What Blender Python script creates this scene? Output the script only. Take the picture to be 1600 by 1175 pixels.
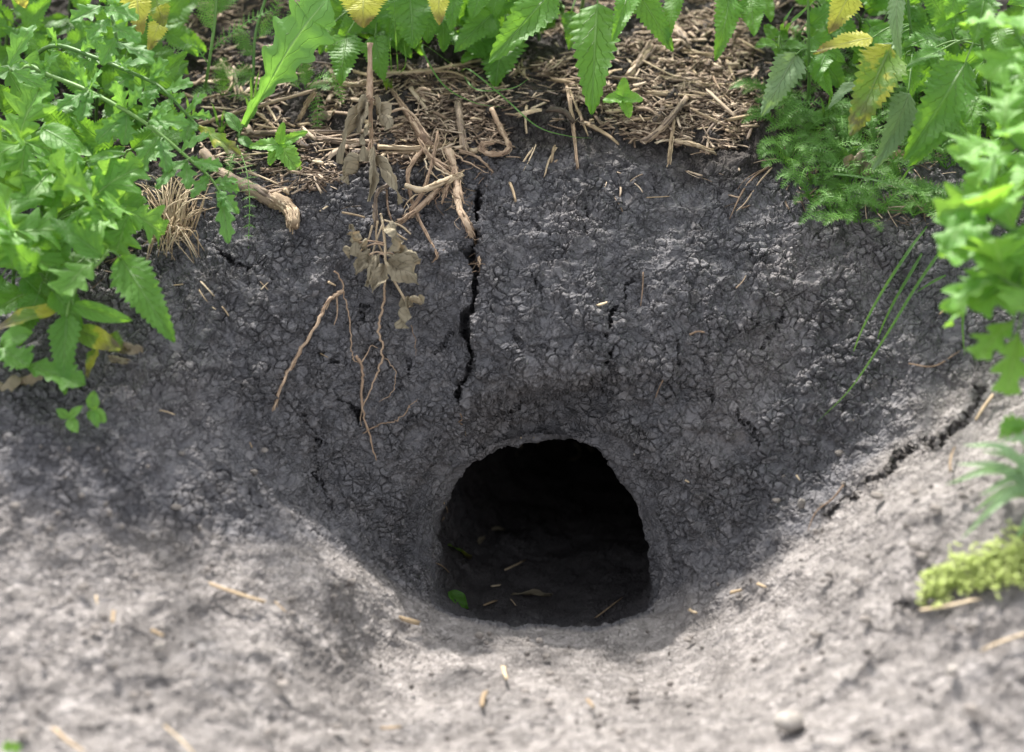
import bpy, bmesh, math, random
import numpy as np
from mathutils import Vector, Matrix, Quaternion
from mathutils.bvhtree import BVHTree

# ------------------------------------------------------------------ clear
for o in list(bpy.data.objects):
    bpy.data.objects.remove(o)
SC = bpy.context.scene
COL = SC.collection
R = math.radians

# ------------------------------------------------------------------ camera
PITCH = 30.0
CAM = Vector((0.0, -2.0 * math.cos(R(PITCH)), 2.0 * math.sin(R(PITCH))))
FWD = Vector((0, math.cos(R(PITCH)), -math.sin(R(PITCH))))
UPV = Vector((0, math.sin(R(PITCH)), math.cos(R(PITCH))))
RGT = Vector((1, 0, 0))
KPX = 1.0 / 1600 / 2.0            # view is 1 m wide at 2 m
cam_d = bpy.data.cameras.new('camera')
cam_d.sensor_width = 36.0
cam_d.lens = 72.0
cam_d.clip_start = 0.05
cam_d.clip_end = 200.0
cam_d.dof.use_dof = True
cam_d.dof.focus_distance = 2.03
cam_d.dof.aperture_fstop = 2.7
cam_o = bpy.data.objects.new('camera', cam_d)
COL.objects.link(cam_o)
cam_o.location = CAM
cam_o.rotation_euler = (R(90 - PITCH), 0, 0)
SC.camera = cam_o

# ------------------------------------------------------------------ sky, sun, exposure
SUN_EL, SUN_AZ = 45.0, -16.0       # azimuth from +Y (behind the burrow), negative = from the left
world = bpy.data.worlds.new('World')
SC.world = world
world.use_nodes = True
wn = world.node_tree
bg = wn.nodes['Background']
sky = wn.nodes.new('ShaderNodeTexSky')
sky.sky_type = 'NISHITA'
sky.sun_disc = False
sky.sun_elevation = R(SUN_EL)
sky.sun_rotation = R(SUN_AZ)
sky.air_density = 1.0
sky.dust_density = 2.5
hsv = wn.nodes.new('ShaderNodeHueSaturation')        # thin high cloud takes most of the blue out of the sky
hsv.inputs['Saturation'].default_value = 0.16
wn.links.new(sky.outputs[0], hsv.inputs['Color'])
wn.links.new(hsv.outputs[0], bg.inputs[0])
bg.inputs[1].default_value = 0.15
sun_d = bpy.data.lights.new('sun', 'SUN')
sun_d.energy = 3.5
sun_d.angle = R(2.0)
sun_d.color = (1.0, 0.95, 0.88)
sun_o = bpy.data.objects.new('sun', sun_d)
COL.objects.link(sun_o)
sdir = Vector((math.sin(R(SUN_AZ)) * math.cos(R(SUN_EL)), math.cos(R(SUN_AZ)) * math.cos(R(SUN_EL)), math.sin(R(SUN_EL))))
sun_o.rotation_euler = sdir.to_track_quat('Z', 'Y').to_euler()
sun_o.location = sdir * 10
SC.view_settings.view_transform = 'Standard'
SC.view_settings.look = 'None'
SC.view_settings.exposure = 1.56
SC.view_settings.gamma = 1.0
SC.cycles.max_bounces = 6
SC.cycles.diffuse_bounces = 3
SC.cycles.glossy_bounces = 2
SC.cycles.transmission_bounces = 4
SC.cycles.transparent_max_bounces = 4

# ------------------------------------------------------------------ small maths
def pix(u, v, d):
    "world point on the sight line of photograph position (u, v) at depth d"
    return CAM + float(d) * (FWD + RGT * ((u - 800) * KPX) - UPV * ((v - 587.5) * KPX))

def _hash(ix, iy, iz, seed):
    h = (ix * np.uint32(374761393) + iy * np.uint32(668265263) + iz * np.uint32(2147483647) + np.uint32(seed * 974711 + 13)).astype(np.uint32)
    h = (h ^ (h >> np.uint32(13))) * np.uint32(1274126177)
    h = (h ^ (h >> np.uint32(16))) * np.uint32(2246822519)
    return (h ^ (h >> np.uint32(15)))

def vnoise(P, scale, seed=0):
    "smooth gradient noise, about -1..1, P is N x 3"
    Q = P / scale
    I = np.floor(Q).astype(np.int64)
    F = (Q - I).astype(np.float32)
    I = (I & 0xffffffff).astype(np.uint32)
    W = F * F * F * (F * (F * 6 - 15) + 10)
    out = np.zeros(len(P), np.float32)
    for dx in (0, 1):
        wx = W[:, 0] if dx else 1 - W[:, 0]
        for dy in (0, 1):
            wy = W[:, 1] if dy else 1 - W[:, 1]
            for dz in (0, 1):
                wz = W[:, 2] if dz else 1 - W[:, 2]
                h = _hash(I[:, 0] + np.uint32(dx), I[:, 1] + np.uint32(dy), I[:, 2] + np.uint32(dz), seed)
                gx = (h & np.uint32(1023)).astype(np.float32) / 511.5 - 1
                gy = ((h >> np.uint32(10)) & np.uint32(1023)).astype(np.float32) / 511.5 - 1
                gz = ((h >> np.uint32(20)) & np.uint32(1023)).astype(np.float32) / 511.5 - 1
                out += wx * wy * wz * (gx * (F[:, 0] - dx) + gy * (F[:, 1] - dy) + gz * (F[:, 2] - dz))
    return out * 1.5

def sstep(a, b, x):
    t = np.clip((x - a) / (b - a), 0, 1)
    return t * t * (3 - 2 * t)

# ------------------------------------------------------------------ ground: one sheet, sampled square to a plane tilted 38 degrees
TILT = 38.0
GF = np.array([0, math.cos(R(TILT)), -math.sin(R(TILT))])
GB = np.array([0, math.sin(R(TILT)), math.cos(R(TILT))])
def to_abc(p):
    p = np.asarray(p, float)
    return p[..., 0], p @ GB, p @ GF

CTRL = [  # (u, v, depth)
 (850,972,1.965),(700,958,1.94),(1000,966,1.95),(670,870,1.985),(1015,870,1.98),(850,690,2.01),(735,725,1.995),(955,735,1.99),
 (850,600,1.982),(850,640,2.008),(740,640,1.99),(960,640,1.985),(850,500,1.985),(850,440,2.0),(850,360,2.015),(850,290,2.045),(850,220,2.09),(850,150,2.14),(850,60,2.23),(850,-40,2.36),(850,-220,2.75),
 (650,300,2.05),(650,420,2.0),(650,560,1.985),(600,680,1.975),(480,330,2.02),(450,500,1.965),(300,520,1.925),(250,420,1.965),(450,650,1.95),(300,690,1.87),
 (560,800,1.965),(610,875,1.975),(500,800,1.945),(450,830,1.845),(560,900,1.868),(640,952,1.905),(300,850,1.785),(150,760,1.78),(0,660,1.83),(120,580,1.885),
 (0,760,1.76),(0,900,1.70),(200,950,1.70),(400,940,1.75),(620,1010,1.85),
 (1050,300,2.05),(1050,450,1.985),(1050,600,1.965),(1200,500,1.965),(1250,330,2.02),(1400,500,1.93),(1450,390,1.96),(1200,700,1.935),(1100,850,1.955),(1060,930,1.945),
 (1540,620,1.83),(1420,690,1.865),(1320,770,1.875),(1200,860,1.89),(1120,940,1.90),(1400,780,1.775),(1600,720,1.725),(1280,900,1.79),(1600,900,1.645),(1600,560,1.86),(1600,420,1.95),(1600,250,2.1),(1600,0,2.34),
 (1350,200,2.13),(1200,150,2.15),(1200,0,2.31),(1400,0,2.33),(450,150,2.15),(450,0,2.31),(0,450,1.98),(0,300,2.1),(200,250,2.12),(0,0,2.36),
 (0,1175,1.58),(400,1175,1.605),(850,1175,1.625),(1200,1175,1.61),(1600,1175,1.55),(0,1050,1.635),(400,1050,1.675),(850,1060,1.765),(1250,1050,1.70),(1600,1050,1.59),
 (0,1450,1.38),(800,1450,1.40),(1600,1450,1.37),(0,1900,1.19),(800,1900,1.19),(1600,1900,1.19),
 (-300,1175,1.53),(1900,1175,1.50),(-300,800,1.70),(1900,800,1.64),(-300,400,1.99),(1900,400,1.93),(-300,0,2.36),(1900,0,2.34),(-400,-200,2.74),(2000,-200,2.74),
]
ca, cb, cc = [], [], []
for (u, v, d) in CTRL:
    a_, b_, c_ = to_abc(np.array(pix(u, v, d)))
    ca.append(a_); cb.append(b_); cc.append(c_)
ca, cb, cc = map(np.array, (ca, cb, cc))
def _tps(r2):
    return np.where(r2 > 1e-12, 0.5 * r2 * np.log(np.maximum(r2, 1e-12)), 0)
n = len(ca)
Kmat = _tps((ca[:, None] - ca[None]) ** 2 + (cb[:, None] - cb[None]) ** 2) + np.eye(n) * 8e-5
Pm = np.stack([np.ones(n), ca, cb], 1)
Amat = np.zeros((n + 3, n + 3)); Amat[:n, :n] = Kmat; Amat[:n, n:] = Pm; Amat[n:, :n] = Pm.T
sol = np.linalg.solve(Amat, np.concatenate([cc, np.zeros(3)]))
def macro(a, b):
    out = np.full(a.shape, sol[n], np.float64) + sol[n + 1] * a + sol[n + 2] * b
    for i in range(n):
        out += sol[i] * _tps((a - ca[i]) ** 2 + (b - cb[i]) ** 2)
    return out

# the sheet is fine (about 1 mm) round the burrow and opens out to a coarse apron
def axis(zones, far_lo, far_hi):
    "zones: (from, to, step) end to end, then growing steps outward"
    core_ = np.concatenate([np.arange(lo, hi, st_) for lo, hi, st_ in zones])
    def grow(start, end, s, sgn):
        out, x = [], start
        while (end - x) * sgn > 0:
            s *= 1.06; x += sgn * s; out.append(x)
        return out
    return np.array(grow(core_[0], far_lo, zones[0][2], -1)[::-1] + list(core_) + grow(core_[-1], far_hi, zones[-1][2], 1))
AX = axis([(-.62, -.40, .0012), (-.40, .44, .00082), (.44, .62, .0012)], -4.0, 4.0)
BX = axis([(-.42, -.27, .0013), (-.27, .24, .00082), (.24, .52, .0013)], -2.2, 3.2)
na, nb = len(AX), len(BX)
A2, B2 = np.meshgrid(AX, BX)
A2 = A2.ravel(); B2 = B2.ravel()
# macro shape on a coarser lattice, then interpolated
def coarse(ax):
    return np.concatenate([np.linspace(-1.1, 1.1, 260)]) 
la = np.linspace(-1.15, 1.15, 300); lb = np.linspace(-0.85, 1.05, 260)
LA, LB = np.meshgrid(la, lb)
LC = macro(LA.ravel(), LB.ravel()).reshape(LA.shape)
def lattice(a, b):
    fa = np.clip((a - la[0]) / (la[1] - la[0]), 0, len(la) - 1.001); fb = np.clip((b - lb[0]) / (lb[1] - lb[0]), 0, len(lb) - 1.001)
    ia = fa.astype(int); ib = fb.astype(int); fa = fa - ia; fb = fb - ib
    return LC[ib, ia] * (1 - fa) * (1 - fb) + LC[ib, ia + 1] * fa * (1 - fb) + LC[ib + 1, ia] * (1 - fa) * fb + LC[ib + 1, ia + 1] * fa * fb
C2 = lattice(A2, B2)
# beyond the lattice carry on level
ac = np.clip(A2, la[0], la[-1]); bc = np.clip(B2, lb[0], lb[-1])
C2 += (B2 - bc) / math.tan(R(TILT))

def world_of(a, b, c):
    P = np.empty((len(a), 3)); P[:, 0] = a
    P[:, 1] = b * GB[1] + c * GF[1]; P[:, 2] = b * GB[2] + c * GF[2]
    return P

# ---- ground features traced as lines on the bank
def pl_dist(a, b, pts, wob=None):
    best = np.full(a.shape, 9.0); along = np.zeros(a.shape)
    tot = sum(math.dist(pts[i], pts[i + 1]) for i in range(len(pts) - 1)); acc = 0
    for i in range(len(pts) - 1):
        (x0, y0), (x1, y1) = pts[i], pts[i + 1]
        dx, dy = x1 - x0, y1 - y0; L2 = dx * dx + dy * dy
        t = np.clip(((a - x0) * dx + (b - y0) * dy) / L2, 0, 1)
        d = np.hypot(a - x0 - t * dx, b - y0 - t * dy)
        m = d < best
        best[m] = d[m]; along[m] = (acc + t[m] * math.sqrt(L2)) / tot
        acc += math.sqrt(L2)
    return best, along

def on_bank(u, v):
    "plane coordinates of the undisturbed bank under photograph position (u, v)"
    ds = np.linspace(1.0, 3.4, 800)
    P = np.array([pix(u, v, d) for d in ds])
    a_, b_, c_ = to_abc(P)
    f = c_ - lattice(a_, b_)
    k = int(np.argmax(f > 0))
    t = f[k - 1] / (f[k - 1] - f[k])
    d = ds[k - 1] + t * (ds[1] - ds[0])
    a_, b_, c_ = to_abc(np.array(pix(u, v, d)))
    return (float(a_), float(b_)), d

P0 = world_of(A2, B2, C2)
core = (A2 > -0.66) & (A2 < 0.66) & (B2 > -0.46) & (B2 < 0.6)
ci = np.nonzero(core)[0]
Pc = P0[ci]
print('verts', na * nb, 'core', len(ci))

# lumps and hollows
lump = np.zeros(len(ci))
for sc_, am, sd in ((0.16, .0105, 1), (0.075, .0090, 2), (0.036, .0058, 3), (0.018, .0022, 4)):
    nz = vnoise(Pc, sc_, sd)
    lump += am * (nz if sd != 2 else (0.5 - np.abs(nz)) * 1.6)
foot = sstep(-0.13, -0.22, Pc[:, 1] + 0.25 * np.maximum(0, 0.05 - Pc[:, 2]) * 0)
C2[ci] += -lump * (0.75 + 0.25 * (1 - foot))

# cracks
CRACKS = [  # points, width m, depth m
 ([(752,280),(745,320),(741,355),(739,395),(746,420),(745,448),(738,470),(730,500),(727,530),(736,556),(730,580),(721,598),(714,630)], .0036, .036),
 ([(990,430),(980,452),(972,470),(962,484),(955,500),(944,530),(951,550),(950,574),(938,603)], .0017, .013),
 ([(1112,500),(1105,520),(1106,545),(1100,590)], .0016, .012),
 ([(1540,600),(1515,640),(1492,668),(1470,690),(1425,697),(1400,716),(1392,732),(1362,742),(1340,770),(1310,782),(1285,808)], .0036, .012),
 ([(335,388),(352,402),(372,408),(395,428),(420,440)], .0030, .018),
 ([(488,515),(492,535),(504,556),(528,575)], .0026, .014),
 ([(525,622),(545,632),(556,644),(566,664)], .0028, .016),
 ([(915,320),(912,340),(916,356),(922,372)], .0020, .012),
 ([(1395,942),(1420,946),(1448,938)], .0036, .010),
 ([(345,735),(372,752),(392,770),(412,798)], .0030, .010),
 ([(700,520),(688,545),(660,556),(640,566),(632,600),(600,640)], .0010, .007),
 ([(800,520),(822,556),(838,552),(880,560),(905,540),(930,532)], .0011, .006),
 ([(1020,470),(1034,500),(1060,540),(1066,570),(1100,600),(1120,632)], .0012, .008),
 ([(1195,400),(1210,430),(1238,470),(1216,500),(1180,560)], .0011, .007),
 ([(560,470),(580,510),(575,545),(596,590)], .0010, .007), ([(760,310),(800,345),(840,350),(860,385),(900,395)], .0011, .006), ([(830,430),(850,470),(842,500)], .0010, .006),
 ([(620,690),(640,650),(700,640)], .0012, .008), ([(470,640),(500,690),(490,740),(520,790)], .0014, .010), ([(1150,640),(1190,690),(1180,740)], .0012, .009), ([(1080,700),(1110,760),(1100,820)], .0012, .009),
]
jit = np.stack([vnoise(Pc, 0.017, 11), vnoise(Pc, 0.017, 12)], 1) * 0.0055 + np.stack([vnoise(Pc, 0.006, 13), vnoise(Pc, 0.006, 14)], 1) * 0.0028
wn_ = 0.70 + 1.1 * np.clip(vnoise(Pc, 0.022, 15) + 0.15, -0.55, 1)
for pts, w, dep in CRACKS:
    if dep < .0125: w *= .65; dep *= .7
    q = [on_bank(u, v)[0] for u, v in pts]
    xs = [p[0] for p in q]; ys = [p[1] for p in q]
    m = (A2[ci] > min(xs) - .03) & (A2[ci] < max(xs) + .03) & (B2[ci] > min(ys) - .03) & (B2[ci] < max(ys) + .03)
    k = np.nonzero(m)[0]
    d, al = pl_dist(A2[ci][k] + jit[k, 0], B2[ci][k] + jit[k, 1], q)
    ww = w * 0.5 * wn_[k] * (0.35 + 0.65 * np.sin(np.clip(al, 0.02, 0.98) * math.pi) ** 0.5)
    C2[ci[k]] += dep * np.exp(-(d / ww) ** 2) + dep * 0.10 * np.exp(-(d / (ww * 4)) ** 2)

# overhanging clod above the mouth: recess under it
q = [on_bank(u, v)[0] for u, v in [(725,640),(775,622),(850,618),(915,606),(955,590)]]
d, al = pl_dist(A2[ci] + jit[:, 0] * 1.6, B2[ci] + jit[:, 1] * 1.6, q)
side = B2[ci] - np.interp(A2[ci], [p[0] for p in q], [p[1] for p in q])
inx = sstep(q[0][0] - .02, q[0][0] + .02, A2[ci]) * sstep(q[-1][0] + .02, q[-1][0] - .02, A2[ci])
C2[ci] += inx * 0.038 * sstep(0.007, -0.009, side + jit[:, 1] * 1.2) * sstep(-0.062, -0.014, side)
C2[ci] -= inx * 0.010 * sstep(-0.003, 0.012, side + jit[:, 1]) * sstep(0.12, 0.03, side)

blk = [on_bank(u, v)[0] for u, v in [(745,440),(935,470),(940,585),(735,600)]]
bx0, bx1 = (blk[0][0] + blk[3][0]) / 2, (blk[1][0] + blk[2][0]) / 2; by0, by1 = blk[3][1], blk[0][1]
bm = sstep(bx0 - .006, bx0 + .004, A2[ci] + jit[:, 0]) * sstep(bx1 + .012, bx1 - .012, A2[ci] + jit[:, 0]) * sstep(by0 - .01, by0 + .006, B2[ci]) * sstep(by1 + .06, by1 - .04, B2[ci])
C2[ci] -= 0.010 * bm
# worn crest of the left flank and the front lip of the spoil
crest = np.zeros(len(ci))
for pts, w, h in (([(300,722),(380,772),(450,828),(520,876),(580,914),(640,950),(690,966)], .015, .011), ([(690,968),(760,979),(850,983),(950,979),(1030,966),(1120,936),(1230,888)], .010, .006)):
    q = [on_bank(u, v)[0] for u, v in pts]
    d, al = pl_dist(A2[ci] + jit[:, 0], B2[ci] + jit[:, 1], q)
    g_ = np.exp(-(d / w) ** 2); C2[ci] -= h * g_ * np.clip(al * 5, 0, 1)
    crest = np.maximum(crest, .6 * np.exp(-(d / (w * 2.4)) ** 2))
# burrow mouth and tunnel
MOUTH = [(680,944),(668,905),(668,860),(678,808),(695,758),(738,716),(790,691),(850,681),(908,690),(956,724),(994,779),(1013,845),(1028,910),(1028,944),(985,962),(850,968),(735,960)]
mq = [on_bank(u, v)[0] for u, v in MOUTH]
mc, _ = on_bank(846, 850)
ang = np.array([math.atan2(p[1] - mc[1], p[0] - mc[0]) for p in mq]); rad = np.array([math.dist(p, mc) for p in mq])
od = np.argsort(ang); ang, rad = ang[od], rad[od]
ang_p = np.concatenate([ang[-2:] - 2 * math.pi, ang, ang[:2] + 2 * math.pi]); rad_p = np.concatenate([rad[-2:], rad, rad[:2]])
th_f = np.linspace(-math.pi, math.pi, 720); rad_f = np.interp(th_f, ang_p, rad_p)
ker = np.hanning(57); ker /= ker.sum()
rad_f = np.convolve(np.concatenate([rad_f[-40:], rad_f, rad_f[:40]]), ker, 'same')[40:-40]
rad_f = rad_f * (1.02 + 0.03 * sstep(-0.6, -0.2, np.sin(th_f)))
da, db = A2[ci] - mc[0], B2[ci] - mc[1]
th = np.arctan2(db, da); rr = np.hypot(da, db)
wob = 1.0 + 0.012 * vnoise(Pc, 0.04, 21) + 0.004 * vnoise(Pc, 0.012, 22)
rho = rr / (np.interp(th, th_f, rad_f) * wob)
# rounded shoulder just outside the mouth (not at the front lip)
up = sstep(-0.75, -0.35, np.sin(th))
side_band = sstep(1.22, 1.13, rho + 0.07 * vnoise(Pc, 0.03, 23)) * 0.014 + 0.010 * np.clip((1.14 - rho) / 0.14, 0, 1) + 0.006 * np.clip((1.5 - rho) / 0.5, 0, 1) ** 2
C2[ci] += up * side_band * (rho > 1)
C2[ci] -= (1 - up) * 0.007 * sstep(1.22, 1.05, rho) * (rho > 1)
P1 = world_of(A2, B2, C2)
ins = rho < 1
ki = ci[ins]
thi, rhi = th[ins], rho[ins]
# where the rim lies in the world, by angle
ra = mc[0] + np.cos(th_f) * rad_f; rb = mc[1] + np.sin(th_f) * rad_f
rc = lattice(ra, rb) + sstep(-0.75, -0.35, np.sin(th_f)) * 0.0307 + .003 - (1 - sstep(-0.75, -0.35, np.sin(th_f))) * .007
RIM = world_of(ra, rb, rc)
cen = RIM.mean(0)
AXD = np.array([0.06, math.cos(R(13)), -math.sin(R(13))]); AXD /= np.linalg.norm(AXD)
off = RIM - cen
oax = off @ AXD
operp = off - oax[:, None] * AXD
def by_angle(arr):
    return np.stack([np.interp(thi, th_f, arr[:, k]) for k in range(3)], 1)
OP = by_angle(operp); OA = np.interp(thi, th_f, oax)
s = 0.95 * (1 - rhi) ** 1.55
lowr = np.clip(-np.sin(thi), 0, 1)
upi = sstep(-0.6, -0.2, np.sin(thi))
shrink = (1 + upi * (0.09 * sstep(.04, .14, s) - 0.10 * sstep(0, .035, s)) - 0.12 * sstep(0.1, 0.6, s)) * np.clip(rhi / 0.12, 0, 1) ** 0.6
T = cen + AXD * (s * 1.0 + OA * np.exp(-s / 0.12))[:, None] + OP * shrink[:, None]
T[:, 2] -= 0.050 * sstep(0.0, 0.035, s) * sstep(0.2, 0.7, lowr) * np.clip(rhi / 0.2, 0, 1)
T[:, 0] += 0.25 * s * s
dl = np.stack([vnoise(T, 0.05, 31), vnoise(T, 0.05, 32), vnoise(T, 0.05, 33)], 1) * 0.006 + np.stack([vnoise(T, 0.017, 34), vnoise(T, 0.017, 35), vnoise(T, 0.017, 36)], 1) * 0.003
T += dl * sstep(0, 0.02, s)[:, None]
P1[ki] = T

def grid_mesh(name, P, nx, ny):
    me = bpy.data.meshes.new(name)
    me.vertices.add(len(P)); me.vertices.foreach_set('co', P.astype(np.float32).ravel())
    i = np.arange((ny - 1) * (nx - 1)); r_, c_ = i // (nx - 1), i % (nx - 1)
    q0 = r_ * nx + c_
    F = np.stack([q0, q0 + 1, q0 + nx + 1, q0 + nx], 1).astype(np.int32)
    me.loops.add(F.size); me.loops.foreach_set('vertex_index', F.ravel())
    me.polygons.add(len(F)); me.polygons.foreach_set('loop_start', np.arange(0, F.size, 4, dtype=np.int32))
    me.polygons.foreach_set('use_smooth', np.ones(len(F), bool))
    me.update(calc_edges=True)
    return me
ground_me = grid_mesh('ground', P1, na, nb)
def attr(me, name, vals):
    at = me.attributes.new(name, 'FLOAT', 'POINT'); at.data.foreach_set('value', vals.astype(np.float32))
# dry, trodden spoil in front of the burrow, doubling as painted sunlight; fresh damp soil on the cut face; leafy humus on top
dry = np.zeros(len(P1)); hum = np.zeros(len(P1))
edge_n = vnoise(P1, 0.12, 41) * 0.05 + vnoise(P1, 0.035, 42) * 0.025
# its edge traces the sun and shade line, painting the left shadow deeper
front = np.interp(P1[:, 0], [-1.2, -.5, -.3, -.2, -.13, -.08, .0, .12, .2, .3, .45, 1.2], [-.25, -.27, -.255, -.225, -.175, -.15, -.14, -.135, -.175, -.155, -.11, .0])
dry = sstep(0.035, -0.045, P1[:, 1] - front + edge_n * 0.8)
dry[ki] = 0
hum = sstep(0.13, 0.2, P1[:, 1] + edge_n)
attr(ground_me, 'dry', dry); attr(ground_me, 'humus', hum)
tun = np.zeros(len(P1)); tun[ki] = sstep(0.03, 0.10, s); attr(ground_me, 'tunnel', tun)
smo = np.zeros(len(P1)); smo[ci] = .75 * up * sstep(1.2, 1.02, rho + 0.10 * vnoise(Pc, 0.03, 24)); smo[ci] = np.maximum(smo[ci], crest); smo[ki] = .75 + .25 * sstep(0, .06, s); attr(ground_me, 'packed', smo)
ground = bpy.data.objects.new('ground', ground_me)
COL.objects.link(ground)
ground['kind'] = 'structure'

# coarse copy for finding where things touch the ground
st = 4
Pg = P1.reshape(nb, na, 3)[::st, ::st]
gy, gx = Pg.shape[:2]
vv = [tuple(p) for p in Pg.reshape(-1, 3)]
ff = [(j * gx + i, j * gx + i + 1, (j + 1) * gx + i + 1, (j + 1) * gx + i) for j in range(gy - 1) for i in range(gx - 1)]
BVH = BVHTree.FromPolygons(vv, ff)
def hit(u, v, lift=0.0):
    d = (pix(u, v, 1.0) - CAM).normalized()
    p, nrm, _, _ = BVH.ray_cast(CAM, d)
    if p is None:
        return pix(u, v, 2.3), Vector((0, 0, 1))
    if nrm.dot(d) > 0: nrm = -nrm
    return p + nrm * lift, nrm
def ground_z(x, y):
    p, nrm, _, _ = BVH.ray_cast(Vector((x, y, 3)), Vector((0, 0, -1)))
    return p if p is not None else Vector((x, y, 0.2))

# ------------------------------------------------------------------ material helpers
class NT:
    def __init__(s, name):
        s.m = bpy.data.materials.new(name); s.m.use_nodes = True
        s.t = s.m.node_tree; s.t.nodes.clear()
        s.out = s.t.nodes.new('ShaderNodeOutputMaterial')
    def n(s, typ, **kw):
        nd = s.t.nodes.new(typ)
        ins = kw.pop('ins', {})
        for k, v in kw.items(): setattr(nd, k, v)
        for k, v in ins.items():
            if isinstance(v, bpy.types.NodeSocket): s.t.links.new(v, nd.inputs[k])
            else: nd.inputs[k].default_value = v
        return nd
    def math(s, op, a, b=0.0, c=0.0, clamp=False):
        nd = s.n('ShaderNodeMath', operation=op, ins={0: a, 1: b, 2: c}); nd.use_clamp = clamp
        return nd.outputs[0]
    def mix(s, f, a, b, blend='MIX'):
        nd = s.n('ShaderNodeMix', data_type='RGBA', blend_type=blend, ins={0: f, 6: a, 7: b}); return nd.outputs[2]
    def noise(s, vec, scale, detail=3, rough=.55, col=False, **kw):
        nd = s.n('ShaderNodeTexNoise', ins={'Vector': vec, 'Scale': scale, 'Detail': detail, 'Roughness': rough}); return nd.outputs['Color' if col else 'Fac']
    def ramp(s, f, stops):
        nd = s.n('ShaderNodeValToRGB', ins={0: f}); el = nd.color_ramp.elements
        while len(el) < len(stops): el.new(0.5)
        for e, (p, c) in zip(el, stops): e.position = p; e.color = (*c, 1) if len(c) == 3 else c
        return nd.outputs[0]
    def mr(s, f, a, b, c=0.0, d=1.0):
        return s.n('ShaderNodeMapRange', ins={0: f, 1: a, 2: b, 3: c, 4: d}).outputs[0]
    def link(s, a, b): s.t.links.new(a, b)

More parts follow.
